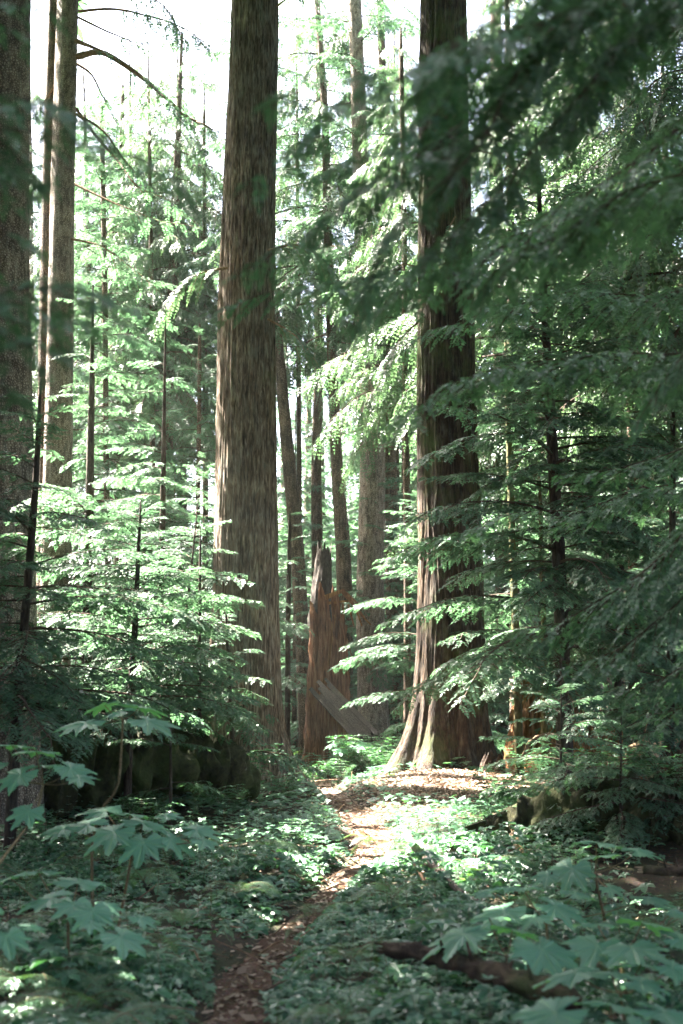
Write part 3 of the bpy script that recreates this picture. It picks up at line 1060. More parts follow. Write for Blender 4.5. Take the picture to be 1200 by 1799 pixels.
HF = young('thin moss covered hemlock stem between the dark cedar and the pole',
      [(912, 1280), (902, 1000), (892, 740)], [15, 13, 10], 23.6, 7.5, 1.8, 1.7, 56, bark='mossy_bark')
HG = young('mossy sapling stem immediately left of the tall dark pole',
      [(958, 1290), (955, 1050), (950, 900)], [11, 9, 7], 22.0, 5.0, 1.6, 1.4, 34, bark='mossy_bark')
HH = young('hemlock behind the dark cedar whose sprays reach left towards the snag',
      [(752, 1260), (748, 1100), (745, 950)], [12, 10, 8], 25.4, 5.2, 0.6, 2.1, 60, sector=(PI * 0.75, PI * 1.35))
HI = young('sunlit young hemlock standing above the snag between the cedars',
      [(668, 1240), (668, 1050), (668, 900)], [12, 10, 8], 32.0, 6.6, 1.9, 1.9, 40)
HJ = young('young hemlock with pale bright tips beside the leaning trunk',
      [(505, 1240), (508, 1050), (510, 930)], [10, 8, 6], 31.5, 5.6, 1.6, 1.3, 32)
HK = young('young hemlock left of the thin sapling, lit from above',
      [(280, 1240), (284, 1000), (288, 800)], [15, 12, 9], 22.5, 7.6, 1.2, 2.4, 78)
HL = young('tall young hemlock behind the left thicket with bright layered boughs',
      [(150, 1250), (158, 900), (160, 700)], [18, 15, 11], 24.0, 8.6, 1.5, 2.6, 84)
HM = young('hemlock with fine sprays filling the gap right of the mossy stem',
      [(1085, 1270), (1090, 1000), (1092, 850)], [14, 12, 9], 25.0, 7.6, 1.0, 2.3, 72)
HN = young('hemlock by the right edge behind the rotten stump',
      [(1175, 1290), (1178, 1000), (1180, 800)], [16, 13, 10], 21.0, 7.0, 1.2, 2.2, 66)
young('hemlock sapling before the left cedar with pale sprays laid across its lower bark', [(352, 1330), (350, 1150), (350, 980)], [8, 6, 4], 18.2, 3.7, 1.0, 1.15, 56)
HO = young('knee high hemlock seedling on the bank right of the path',
      [(985, 1400), (985, 1340), (985, 1300)], [6, 5, 4], 15.0, 1.75, 0.5, 1.0, 26)
HP = young('dark bushy hemlock seedling on the right hand hollow edge',
      [(1090, 1440), (1090, 1390), (1090, 1360)], [6, 5, 4], 13.5, 1.45, 0.4, 0.95, 24, key='dark')
HQ = young('low hemlock seedling at the left bank foot before the cedar',
      [(300, 1400), (300, 1330), (300, 1300)], [6, 5, 4], 16.2, 1.5, 0.45, 0.9, 22, key='dark')

# cedar and hemlock trees that fill the upper right
young('dark cedar standing right of the massive trunk with hanging sprays', [(1250, 1300), (1245, 700), (1240, 200)], [50, 42, 34], 21.0, 17, 6.8, 3.2, 90, key='hang', bark='far_bark', name='cedar_tree', sector=(PI * 0.6, PI * 1.5))
young('shadowed hemlock tree whose boughs hang over the massive cedar top', [(905, 1250), (900, 600), (893, 100)], [20, 16, 12], 27.0, 17.5, 5.0, 3.2, 120, key='hang', bark='far_bark', name='hemlock_tree')
young('cedar with hanging sprays in the gap between the two giants', [(715, 1250), (712, 500), (706, 100)], [13, 10, 8], 29.5, 16, 7.6, 2.2, 90, key='hang', bark='far_bark', name='cedar_tree')
young('tall hemlock filling the top right corner of the wood', [(1120, 1250), (1110, 600), (1100, 100)], [30, 25, 18], 24.0, 18, 6.4, 3.0, 100, key='hang', bark='far_bark')
young('hemlock with airy boughs behind the two pale trunks at the left', [(190, 1250), (186, 600), (180, 200)], [12, 10, 8], 31.0, 15, 5.5, 2.6, 90, bark='far_bark')
for px_, Yd_, top_, z0_, rad_, lb_ in [
    (60, 41, 21.5, 9, 3.0, 'tall feathery conifer seen between the two left trunks'),
    (135, 44, 23, 10, 3.2, 'tall feathery conifer just right of the limbed trunk, far back'),
    (235, 42, 22, 10, 3.0, 'tall feathery conifer filling the sky gap under the long bare limbs'),
    (318, 45, 23.5, 10, 3.0, 'tall feathery conifer in the sky gap next to the giant cedar'),
    (528, 38, 21, 11.5, 2.4, 'tall feathery conifer right of the giant left cedar near the top of the view'),
    (700, 40, 22, 9, 2.8, 'tall feathery conifer left of the massive dark cedar near the top of the view'),
    (980, 38, 21, 8, 3.0, 'tall feathery conifer in the bright gap of the upper right boughs')]:
    young(lb_, [(px_, 1250), (px_ - 3, 700), (px_ - 6, 250)], [11, 9, 6], Yd_, top_, z0_, rad_, 72, key='hang', bark='far_bark', name='conifer_tree')
young('pale feathery conifer hanging in the bright gap right of the limbed trunk', [(272, 1250), (268, 700), (262, 250)], [11, 9, 6], 35.0, 18.5, 8.5, 2.5, 70, key='hang', bark='far_bark')
young('pale feathery conifer behind the pair of brown trunks at the upper left', [(165, 1250), (160, 700), (150, 250)], [11, 9, 6], 38.0, 19.5, 8.0, 2.6, 70, key='hang', bark='far_bark')
young('pale feathery conifer touching the left side of the giant cedar high up', [(362, 1250), (360, 700), (358, 250)], [11, 9, 6], 37.0, 18.5, 10.0, 2.2, 56, key='hang', bark='far_bark')
young('slender hemlock in front of the bright gap left of the giant', [(345, 1250), (348, 800), (350, 560)], [10, 8, 6], 30.0, 9.5, 3.0, 2.2, 60, bark='far_bark')

# ------------------------------------------------------------------ wood behind: copies sharing a few crowns
CROWNS = []
for v in range(4):
    mb = MB()
    nb = 74
    for i in range(nb):
        f = (i + rnd.random()) / nb
        L0, b, _ = LIB['coarse'][rnd.randrange(4)]
        L = (1.75 * (1 - f) ** 0.75) * rnd.uniform(0.6, 1.15) + 0.34
        az = i * 2.4 + rnd.uniform(-.4, .4)
        mb.merge(b, Matrix.Translation((0, 0, 0.5 + 6.7 * f)) @ Euler((rnd.uniform(-.2, .2), -(-0.05 + 0.5 * f * f + rnd.gauss(0, .1)), az)).to_matrix().to_4x4() @ Matrix.Scale(L / L0, 4))
    CROWNS.append(mb.mesh('crown', NM))
tb, _, _ = trunk_mesh([(0, 0, -0.3), (0.03, 0, 3), (0, 0, 7.2)], [0.060, 0.034, 0.003], nu=10, nv=16, ridge=0.08, seed=5)
YTRUNK = tb.mesh('trunk', [M['far_bark']], True)
ZONES = [
    (-0.30, -0.13, 'young conifer in the thicket behind the trunks at the left edge', 'young conifers behind the left trunks'),
    (-0.13, -0.045, 'young conifer in the thicket between the left trunks and the big cedar', 'young conifers left of the big cedar'),
    (-0.045, 0.06, 'young conifer in the thicket seen between the two giant cedars', 'young conifers between the giant cedars'),
    (0.06, 0.16, 'young conifer in the thicket behind the dark cedar and the thin pole', 'young conifers behind the dark cedar'),
    (0.16, 0.30, 'young conifer in the bright thicket towards the right edge', 'young conifers near the right edge'),
]
placed = []
cnt = 0
for zi, (a0, a1, lab, grp) in enumerate(ZONES):
    nn = [12, 13, 13, 12, 13][zi]
    for i in range(nn):
        for _ in range(40):
            Yd = 27 + 23 * rnd.random() ** 0.9
            x = rnd.uniform(a0, a1) * Yd
            if all(math.hypot(x - q[0], Yd - q[1]) > 1.35 for q in placed) and abs(x - path_x(Yd)) > 0.7 and not (Yd < 33 and -1.6 < x < 1.6):
                break
        placed.append((x, Yd))
        h = rnd.choice((0.5, 0.65, 0.8, 0.95, 1.1, 1.3)) * (1.1 if Yd > 38 else 0.9)
        sz_ = 'low' if h < 0.62 else ('shoulder high' if h < 0.8 else ('middling' if h < 1.05 else 'tall'))
        row = 'near' if Yd < 38 else 'far'
        lb = lab.replace('young conifer', sz_ + ' young conifer in the ' + row + ' row').replace('row in the thicket', 'row')
        t = thing('conifer_sapling', lb, 'tree', (x, Yd, gz(x, Yd)), sz_ + ' ' + row + ' ' + grp)
        t.rotation_euler.z = rnd.uniform(0, 6.28)
        w = rnd.uniform(0.85, 1.25)
        t.scale = (h * w, h * w, h)
        link('trunk', YTRUNK, t)
        c = link('crown', CROWNS[cnt % 4], t)
        c['kind'] = 'stuff'
        cnt += 1

# the far wood reads as one mass
mb = MB()
for i in range(112):
    Yd = rnd.uniform(50, 125)
    x = rnd.uniform(-0.42, 0.42) * Yd
    if i > 76:
        Yd = rnd.uniform(46, 72)
        x = rnd.uniform(-0.07, 0.24) * Yd if i > 88 else rnd.uniform(-0.07, 0.07) * Yd
    H = rnd.uniform(12, 30)
    if -0.2 < x / Yd < -0.03 and rnd.random() < 0.6:
        H = rnd.uniform(7, 14)
    g = gz(x, Yd)
    tube(mb, np.array([(x, Yd, g - .5), (x, Yd, g + H * .5), (x, Yd, g + H)]), [0.28, 0.2, 0.02], 6, 0)
    nb = 34
    for j in range(nb):
        f = (j + rnd.random()) / nb
        L0, b, _ = LIB['faraway'][rnd.randrange(3)]
        L = (0.14 * H * (1 - f) ** 0.8) * rnd.uniform(0.6, 1.1) + 0.5
        mb.merge(b, Matrix.Translation((x, Yd, g + 1.5 + (H - 1.5) * f)) @ Euler((rnd.uniform(-.2, .2), 0.15, j * 2.4)).to_matrix().to_4x4() @ Matrix.Scale(L / L0, 4))
tag(link('distant_forest', mb.mesh('distant_forest', [M['far_bark'], M['needles']])), 'pale green mass of far conifers closing the view', 'forest', kind='stuff')

# ------------------------------------------------------------------ unseen tall trees added round the camera so their crowns shade the foreground
OFF = [(-5.6, 7.5), (-6.6, 9.8), (-8.6, 10.6), (-4.6, 5.4), (-7.4, 12.6), (-9.8, 13.2), (-5.2, 10.6), (-3.6, 3.2), (-7.2, 5.0), (-10.4, 8.2), (-7.6, 16.2), (-9.4, 19.0), (-10.4, 24.0), (-12.6, 21.0), (-12.0, 27.0), (-14.0, 30.0), (-13.4, 24.5), (-11.6, 17.0)]


def trunk_in_gap(x, y):
    for p_, r_ in TUBES[:16]:
        for z in np.arange(5, 28, .5):
            w = np.array([x, y, z]) - p_
            al = w @ SD
            if al > 2 and np.linalg.norm(w - al * SD) < r_ * .85 + .3:
                return True
    return False


OFF = [q for q in OFF if not trunk_in_gap(*q)]
for i in range(2500):
    if len(OFF) >= 112: break
    x, y = rnd.uniform(-28, 16), rnd.uniform(-7, 56)
    inview = y > 0 and abs(x) < 0.27 * y + 1.6
    if not inview:
        inview = trunk_in_gap(x, y)
    if inview or math.hypot(x, y) < 3.2 or any(math.hypot(x - a, y - b) < 2.9 for a, b in OFF):
        continue
    OFF.append((x, y))
HIGH = []
for v in range(4):
    mb = MB()
    for i in range(64):
        f = (i + rnd.random()) / 64
        L0, b, _ = LIB['canopy'][rnd.randrange(4)]
        L = 3.7 * (1 - 0.72 * f) * rnd.uniform(0.65, 1.15) + 0.4
        mb.merge(b, Matrix.Translation((0, 0, 8.0 + 19 * f)) @ Euler((rnd.uniform(-.25, .25), rnd.uniform(-.15, .3), i * 2.4 + rnd.uniform(-.5, .5))).to_matrix().to_4x4() @ Matrix.Scale(L / L0, 4))
    HIGH.append(mb.mesh('crown', DM))
for i, (x, y) in enumerate(OFF):
    g = gz(x, y)
    H = rnd.uniform(22, 32)
    ax = [Vector((x, y, g - .3)), Vector((x + rnd.uniform(-.3, .3), y, g + H * .5)), Vector((x, y, g + H))]
    R0 = rnd.uniform(.22, .42)
    wh = ('just behind the viewer' if y < 2 else 'off to the left' if x < 0 else 'off to the right') + (', close' if 2 <= y < 14 else ', mid distance' if 14 <= y < 30 else ', far back' if y >= 30 else '')
    t = thing('conifer_tree', 'tall conifer added out of view for shade, standing ' + wh, 'tree', (x, y, g), 'added shade conifers standing ' + wh)
    mbt, _, _ = trunk_mesh(ax, [R0, R0 * .7, .03], nu=12, nv=20, ridge=0.05, kr=3, kz=1.5, seed=90 + i)
    put(mbt.mesh('trunk', [M['grey_bark']], True), 'trunk', t)
    free = True
    for z in range(8, 28, 2):
        p = np.array([x, y, z])
        w = p - TP
        al = w @ SD
        d = np.linalg.norm(w - al[:, None] * SD, axis=1)
        q = p - SD * (z - 1) / SD[2]
        if np.any((al > 0.6) & (d < TR + 3.9)) or q[1] > 25 or (y > 2 and abs(x) < 0.27 * y + 5.0 and y < 32) or math.hypot(x, y) < 10:
            free = False
    if free:
        c = link('crown', HIGH[i % 4], t)
        c['kind'] = 'stuff'
        c.rotation_euler.z = rnd.uniform(0, 6.28)
    else:
        high_crown(t, ax, 8.5, H - .5, 3.9, 66)


# ------------------------------------------------------------------ haze volume added to give the distance a pale glow
hm, hnt = newmat('haze')
hv = N(hnt, 'ShaderNodeVolumePrincipled', Density=HAZE)
hv.inputs['Color'].default_value = (0.90, 0.97, 0.92, 1)
hv.inputs['Anisotropy'].default_value = 0.0
ho = N(hnt, 'ShaderNodeOutputMaterial')
hnt.links.new(hv.outputs[0], ho.inputs['Volume'])
mb = MB()
x0, x1, y0, y1, z0, z1 = -440, 440, -80, 640, -3, 48
mb.add([(x0, y0, z0), (x1, y0, z0), (x1, y1, z0), (x0, y1, z0), (x0, y0, z1), (x1, y0, z1), (x1, y1, z1), (x0, y1, z1)],
       [[0, 3, 2, 1], [4, 5, 6, 7], [0, 1, 5, 4], [1, 2, 6, 5], [2, 3, 7, 6], [3, 0, 4, 7]])
if HAZE:
    tag(link('haze', mb.mesh('haze', [hm])), 'thin haze added for a pale glow between the trunks', 'haze', kind='stuff')

# ------------------------------------------------------------------ boughs hanging close to the camera
def near_tree(label, x, y, boughs, R0=0.2, seedb=500, mat='needles_dark', k=1.0):
    g = gz(x, y)
    t = thing('hemlock_tree', label, 'tree', (x, y, g))
    H = 16
    mbt, _, _ = trunk_mesh([(x, y, g - .3), (x, y, g + 6), (x, y, g + H)], [R0, R0 * .8, .03], nu=20, nv=60, ridge=0.06, kr=3, kz=2, seed=seedb)
    put(mbt.mesh('trunk', [M['pole_bark']], True), 'trunk', t)
    for i, (pp, wd, r0, bare, droop, kk) in enumerate(boughs):
        pts = [P(a, b, d) for a, b, d in pp]
        z0 = pts[0].z
        pts.insert(0, Vector((x, y, z0 + 0.05 * (pts[0] - Vector((x, y, z0))).length + 0.1)))
        full = sum((q - p).length for p, q in zip(pts, pts[1:]))
        lead = (pts[1] - pts[0]).length / full
        bm_ = bough(pts, wd, kk * 0.74, seedb + i * 7, droop, r0, True, max(bare, lead * 0.75), 0.06, gap=0.22)
        wood, leaf = MB(), MB()
        v = bm_.arrays()
        for dst, mi in ((wood, 0), (leaf, 1)):
            q = np.concatenate([q for q, m in zip(bm_.q, bm_.qm) if m[0] == mi])
            u, inv = np.unique(q.ravel(), return_inverse=True)
            dst.add(v[u], inv.reshape(-1, 4))
        o = put(wood.mesh('bough', [M['twig']], True), 'bough', t)
        l = link('needles', leaf.mesh('needles', [M[mat]]), o)
        l['kind'] = 'stuff'
        l.matrix_parent_inverse = Matrix.Identity(4)
    return t


near_tree('hemlock with large blurred dark boughs sweeping from the right edge across the top', 2.6, 5.2, [
    ([(1100, -60, 4.2), (960, 40, 4.1), (830, 270, 4.0), (700, 420, 4.0), (600, 590, 4.1)], 0.42, 0.014, 0.1, 0.25, 0.8),
    ([(1000, -80, 3.8), (850, 30, 3.7), (700, 110, 3.6), (560, 170, 3.6), (470, 210, 3.7)], 0.36, 0.011, 0.1, 0.3, 0.8),
    ([(1100, -20, 4.4), (900, 130, 4.4), (740, 260, 4.3), (600, 350, 4.3), (500, 420, 4.4), (420, 500, 4.5)], 0.42, 0.012, 0.1, 0.3, 0.8),
    ([(1250, 190, 6.0), (1150, 260, 6.0), (1050, 320, 6.0), (930, 380, 6.1), (830, 480, 6.2)], 0.55, 0.018, 0.1, 0.3, 1.0),
    ([(1260, 560, 6.4), (1180, 640, 6.4), (1110, 760, 6.4)], 0.35, 0.016, 0.4, 0.3, 0.9),
    ([(1250, 30, 5.0), (1120, 60, 5.0), (1000, 160, 5.0), (900, 260, 5.2)], 0.5, 0.012, 0.1, 0.3, 0.9),
    ([(1100, 330, 6.5), (900, 430, 6.5), (720, 470, 6.5), (560, 500, 6.5), (440, 530, 6.5), (350, 560, 6.6)], 0.48, 0.013, 0.1, 0.3, 0.9),
    ([(900, 40, 3.9), (740, 120, 3.9), (600, 190, 3.9), (500, 260, 3.9), (420, 330, 4.0)], 0.34, 0.010, 0.1, 0.35, 0.8),
    ([(1150, 620, 7.5), (1000, 620, 7.5), (860, 640, 7.5), (740, 700, 7.5), (660, 760, 7.6)], 0.55, 0.013, 0.1, 0.3, 0.95),
    ([(1050, -40, 4.6), (900, 60, 4.6), (760, 170, 4.6), (640, 260, 4.6), (540, 330, 4.7)], 0.40, 0.010, 0.1, 0.3, 0.8),
    ([(1150, 20, 4.8), (980, 200, 4.8), (850, 360, 4.8), (740, 480, 4.8), (660, 560, 4.9)], 0.46, 0.012, 0.1, 0.3, 0.8),
    ([(1250, 300, 5.2), (1120, 330, 5.2), (1000, 400, 5.2), (900, 450, 5.2), (830, 540, 5.3)], 0.50, 0.012, 0.1, 0.3, 0.85),
], seedb=500)
near_tree('hemlock outside the right edge with low shadowed boughs over the rotten stump', 3.4, 9.0, [
    ([(1260, 880, 8.6), (1180, 960, 8.6), (1080, 1040, 8.6), (980, 1090, 8.7), (900, 1110, 8.8)], 0.62, 0.016, 0.1, 0.3, 1.0),
    ([(1260, 1000, 8.2), (1160, 1080, 8.2), (1060, 1150, 8.2), (980, 1170, 8.3)], 0.55, 0.014, 0.1, 0.3, 1.0),
    ([(1260, 760, 9.2), (1160, 800, 9.2), (1060, 830, 9.2), (960, 830, 9.3)], 0.50, 0.012, 0.1, 0.25, 1.0),
    ([(1260, 1120, 8.8), (1180, 1180, 8.8), (1100, 1210, 8.8), (1030, 1215, 8.8)], 0.45, 0.012, 0.1, 0.3, 1.0),
    ([(1260, 1220, 9.4), (1180, 1250, 9.4), (1120, 1260, 9.4)], 0.35, 0.010, 0.1, 0.3, 1.0),
    ([(1260, 500, 10.5), (1100, 520, 10.5), (950, 520, 10.5), (800, 560, 10.5), (690, 620, 10.6)], 0.60, 0.016, 0.1, 0.3, 1.15),
    ([(1260, 820, 12.0), (1100, 870, 12.0), (960, 900, 12.0), (850, 920, 12.0), (740, 960, 12.0)], 0.60, 0.014, 0.1, 0.25, 1.15),
    ([(1260, 330, 11.0), (1080, 360, 11.0), (930, 400, 11.0), (800, 430, 11.0), (700, 500, 11.0)], 0.65, 0.016, 0.1, 0.3, 1.15),
], seedb=640, R0=0.17)
near_tree('hemlock outside the left edge with blurred dark boughs before the grey trunk', -1.35, 3.9, [
    ([(-60, 165, 3.6), (40, 175, 3.55), (120, 190, 3.5), (190, 250, 3.5)], 0.26, 0.009, 0.1, 0.35, 0.75),
    ([(-60, 240, 3.4), (40, 225, 3.4), (120, 245, 3.4), (250, 280, 3.45), (330, 350, 3.5)], 0.20, 0.007, 0.1, 0.5, 0.75),
    ([(-60, 560, 3.7), (30, 500, 3.6), (120, 500, 3.6), (190, 520, 3.6), (260, 560, 3.6)], 0.32, 0.009, 0.1, 0.3, 0.75),
    ([(-60, 640, 3.4), (20, 590, 3.4), (80, 600, 3.4), (140, 650, 3.4)], 0.28, 0.008, 0.1, 0.3, 0.75),
    ([(-60, 430, 3.9), (10, 410, 3.9), (70, 440, 3.9)], 0.22, 0.007, 0.1, 0.3, 0.75),
    ([(-60, 300, 3.8), (10, 290, 3.8), (90, 330, 3.8)], 0.20, 0.007, 0.1, 0.3, 0.75),
    ([(-60, 520, 4.1), (60, 540, 4.1), (180, 580, 4.1), (250, 600, 4.1)], 0.22, 0.007, 0.1, 0.3, 0.75),
    ([(-60, 20, 3.7), (40, 10, 3.6), (110, 30, 3.6)], 0.16, 0.006, 0.1, 0.3, 0.75),
], seedb=760, R0=0.13)
near_tree('slim hemlock outside the top with a bough hanging over the left cedar', 0.9, 4.6, [
    ([(560, -200, 4.9), (520, 100, 4.9), (480, 180, 4.9), (430, 330, 4.95), (400, 390, 5.0)], 0.22, 0.007, 0.3, 0.4, 0.8),
    ([(640, 330, 4.6), (560, 480, 4.8), (480, 520, 4.9), (390, 560, 5.0), (330, 600, 5.0)], 0.28, 0.008, 0.2, 0.3, 0.85),
], seedb=860, R0=0.05) if False else None


# ------------------------------------------------------------------ snag, stumps, logs
def jag(seed, lo, hi, k=3.0):
    def f(a):
        n = noise(np.cos(a) * k + seed, np.sin(a) * k, seed * 0.37)
        n2 = noise(np.cos(a) * k * 4 + seed, np.sin(a) * k * 4, seed)
        return lo + (hi - lo) * np.clip(0.5 + 0.5 * n + 0.25 * n2, 0, 1)
    return f


b0 = P(578, 1250, 30)
g = gz(b0.x, b0.y)
snag = thing('broken_snag', 'broken brown snag with splintered wood and a fallen cap between the cedars', 'snag', (b0.x, b0.y, g))
s, _, _ = trunk_mesh([(b0.x, b0.y, g - .3), P(577, 1130, 30), P(576, 1030, 30)], [0.39, 0.34, 0.31], nu=70, nv=70, ridge=0.34, kr=3.2, kz=0.35, flare=0.2, fh=.5, seed=61, top=jag(6, 0.68, 1.04, 1.8))
put(s.mesh('stump', [M['red_wood']], True), 'stump', snag)
s, _, _ = trunk_mesh([P(562, 1100, 30.1), P(565, 1030, 30.1), P(570, 945, 30.2)], [0.24, 0.18, 0.12], nu=30, nv=40, ridge=0.35, kr=2.5, kz=0.6, flare=0, seed=63, top=jag(9, .72, 1.08, 1.6))
put(s.mesh('spire', [M['slab_wood']], True), 'spire', snag)
SPL = [((571, 1050), (600, 1038), 9), ((600, 1036), (640, 1085), 8), ((608, 1042), (628, 1060), 5), ((575, 1060), (618, 1055), 5),
       ((592, 1045), (604, 1130), 5), ((602, 1060), (612, 1190), 4), ((588, 1080), (577, 1170), 6), ((596, 1075), (620, 1160), 3),
       ((584, 1050), (586, 1120), 4), ((622, 1060), (636, 1100), 4), ((612, 1062), (622, 1100), 4), ((578, 1085), (566, 1180), 5),
       ((632, 1078), (652, 1098), 3), ((570, 1048), (566, 1110), 4)]
for i, (a, b, w) in enumerate(SPL):
    mb = MB()
    dz = 0.45 + 0.12 * (i % 3)
    pa, pb_ = P(*a, 30 - dz), P(*b, 30 - dz - .1)
    box(mb, pa, pb_, w / FPX * 30, 0.03, (0, -1, 0.1), taper=0.55)
    put(mb.mesh('splinter', [M['rotten_wood' if i % 3 == 0 else 'red_wood']]), 'splinter', snag)

slab = thing('broken_log', 'grey split log slanting down from the snag to the path side', 'log', tuple(P(610, 1255, 28.5)))
for (a, b, w, th) in (((556, 1208), (648, 1308), 24, 0.22), ((570, 1200), (666, 1300), 15, 0.16)):
    mb = MB()
    pa, pb_ = np.array(P(*a, 29.3)), np.array(P(*b, 27.6))
    W = w / FPX * 28.5
    for kk in range(4):
        off = np.array([0.72, 0, 0.69]) * W * (kk - 1.5) * 0.26
        dpt = np.array([0, -0.04 - 0.05 * ((kk * 7) % 3), 0])
        cut = 0.16 * ((kk * 5) % 3)
        box(mb, pa + off + dpt + (pb_ - pa) * cut * .5, pb_ + off + dpt - (pb_ - pa) * cut * .3, W * 0.30, th, (0, -1, 0.1), taper=0.9)
    put(mb.mesh('split_face', [M['slab_wood']], False), 'split_half', slab)


def stump(label, px, py, Yd, rad, hgt, mat, seed, lo=.6, hi=1.0, roots=(), name='rotten_stump'):
    b = P(px, py, Yd)
    g = gz(b.x, b.y)
    t = thing(name, label, 'stump', (b.x, b.y, g))
    s, _, _ = trunk_mesh([(b.x, b.y, g - .25), (b.x, b.y, g + hgt * .5), (b.x + .05, b.y, g + hgt)], [rad * 1.05, rad * .85, rad * .7], nu=90, nv=60, ridge=0.30, kr=3.4, kz=0.35,
                         flare=0.35, fh=.5, seed=seed, top=jag(seed, lo, hi, 2.4), roots=roots)
    put(s.mesh('shell', [M[mat]], True), 'shell', t)
    mb = MB()
    for i in range(9 if rad > .3 else 3):
        a = i * 0.7
        p = Vector((b.x + math.cos(a) * rad * .55, b.y + math.sin(a) * rad * .55, g))
        box(mb, p, p + Vector((rnd.uniform(-.08, .08), 0, hgt * rnd.uniform(.6, .95))), .13, .05, (0, 1, 0), taper=.3)
    put(mb.mesh('heartwood', [M[mat]]), 'heartwood', t)
    return t


stump('large orange rotten stump with upright splits behind the dark pole', 960, 1280, 24.5, 0.62, 1.75, 'rotten_wood', 71, .75, 1.05, [(-2.6, .4, .25, .4), (-.9, .5, .2, .5), (-.2, .6, .25, .5)])
stump('leaning orange stump shell right of the dark pole in the sun', 1048, 1280, 25.2, 0.42, 1.5, 'rotten_wood', 74, .5, 1.05, [(-.5, .9, .25, .55), (-1.6, .4, .25, .4)])
stump('short dark stump near the right edge beyond the sunlit log', 1190, 1350, 20.0, 0.22, 0.75, 'log_bark', 77, .7, 1.0)
stump('small mossy rotten stub against the right side of the dark cedar', 866, 1385, 22.4, 0.15, 0.40, 'log_bark', 79, .5, 1.0)


def log(name, label, pts, rads, mat, sides=20, n=50, rough=0.42, endmat='pale_wood', cat='log', ends=True):
    c = resample(pts, n)
    r = np.interp(np.linspace(0, 1, n), np.linspace(0, 1, len(rads)), rads)
    t = thing(name, label, cat, tuple(c[n // 2]))
    mb = MB()
    tube(mb, c, r * (1 + 0.08 * noise(np.arange(n) * 0.8, len(label))), sides, 0, True, rough, seed=len(label))
    put(mb.mesh('log_body', [M[mat]], True), 'bark', t)
    mb = MB()
    for i in range(5 if max(rads) < .12 else 0):
        j = int(n * (0.15 + 0.16 * i))
        a = i * 2.1
        dd = np.array([math.cos(a) * .5, -abs(math.sin(a)) * .4, .8])
        tube(mb, np.array([c[j], c[j] + dd * r[j] * 1.4, c[j] + dd * r[j] * (1.8 + .8 * (i % 3))]), np.array([.30, .24, .12]) * r[j], 6, 0, True)
    if mb.n:
        put(mb.mesh('branch_stub', [M[mat]]), 'branch_stub', t)
    if ends:
        T, _, _ = frames(c)
        mb = MB()
        a = c[0] - T[0] * r[0] * 0.2
        for i in range(6):
            an = i * 1.05
            off = np.array([math.cos(an), 0.3 * math.sin(an), math.sin(an)]) * r[0] * 0.55
            box(mb, a + off * 1.0 + T[0] * 0.1, a + off - T[0] * r[0] * (0.4 + 0.9 * (i % 3) / 2), r[0] * .7, r[0] * .4, (0.1, 1, 0.3), taper=0.35)
        put(mb.mesh('broken_end', [M[endmat]]), 'broken_end', t)
    return t


def G(px, Yd, dz=0.0):
    x = (px - 600) / FPX * Yd
    return Vector((x, Yd, gz(x, Yd) + dz))


log('fallen_log', 'dark broken log lying in the ground cover at the lower right with a blunt end', [P(678, 1666, 7.2), P(760, 1678, 7.05), P(870, 1712, 6.75), P(1010, 1758, 6.4)], [0.036, 0.044, 0.050, 0.052], 'log_bark', endmat='log_bark')
log('fallen_branch', 'bent dead branch with a pale split end above the ground cover right of the path', [P(714, 1466, 12.0), P(738, 1500, 11.8), P(775, 1532, 11.3), P(800, 1560, 10.9), P(850, 1592, 10.4)], [0.030, 0.034, 0.026, 0.022, 0.015], 'grey_wood', 10, 40, cat='branch')
log('fallen_branch', 'short pale barkless branch propped beside the sunlit mound', [P(902, 1466, 13.6), P(915, 1500, 13.4), P(936, 1538, 13.0)], [0.032, 0.036, 0.030], 'pale_wood', 10, 24, cat='branch')
log('dead_stick', 'curved bare stick arching before the rotten stump', [P(918, 1335, 18.0), P(930, 1305, 18.0), P(950, 1292, 18.0), P(972, 1288, 18.0)], [0.020, 0.022, 0.020, 0.012], 'dead_limb', 8, 24, cat='branch', ends=False)
log('mossy_log', 'huge dark mossy log heaped with plants along the left bank', [P(-160, 1330, 16.5), P(60, 1330, 17.0), P(250, 1345, 17.8), P(430, 1375, 18.8)], [0.62, 0.60, 0.52, 0.36], 'moss_log', 40, 90, 0.5, 'moss_log')
log('mossy_log', 'dark moss covered log on the right bank above the hollow', [P(880, 1465, 14.6), P(1000, 1440, 14.2), P(1120, 1440, 13.8), P(1320, 1450, 13.4)], [0.22, 0.34, 0.38, 0.38], 'moss_log', 36, 70, 0.5, 'moss_log')
log('sunlit_log', 'reddish log with its top in the sun near the right edge', [P(1040, 1375, 19.5), P(1120, 1385, 19.2), P(1260, 1405, 18.8)], [0.14, 0.17, 0.18], 'rotten_wood', 24, 50, 0.35)
log('sunlit_log', 'bleached end of a log catching full sun behind the right bank', [P(1118, 1330, 22.3), P(1160, 1328, 22.8), P(1230, 1325, 23.6)], [0.21, 0.22, 0.22], 'pale_wood', 24, 30, 0.3)
log('fallen_log', 'thin fallen log crossing the dark hollow at the right', [P(1130, 1528, 11.0), P(1180, 1530, 11.0), P(1260, 1534, 11.0)], [0.035, 0.04, 0.04], 'log_bark', 12, 20, 0.3)
log('dead_stick', 'twisted pale stick hooked upright before the speckled trunk', [P(690, 835, 24), P(705, 815, 24), P(702, 795, 24), P(712, 785, 24)], [0.018, 0.022, 0.016, 0.008], 'dead_limb', 7, 20, cat='branch', ends=False) if False else None


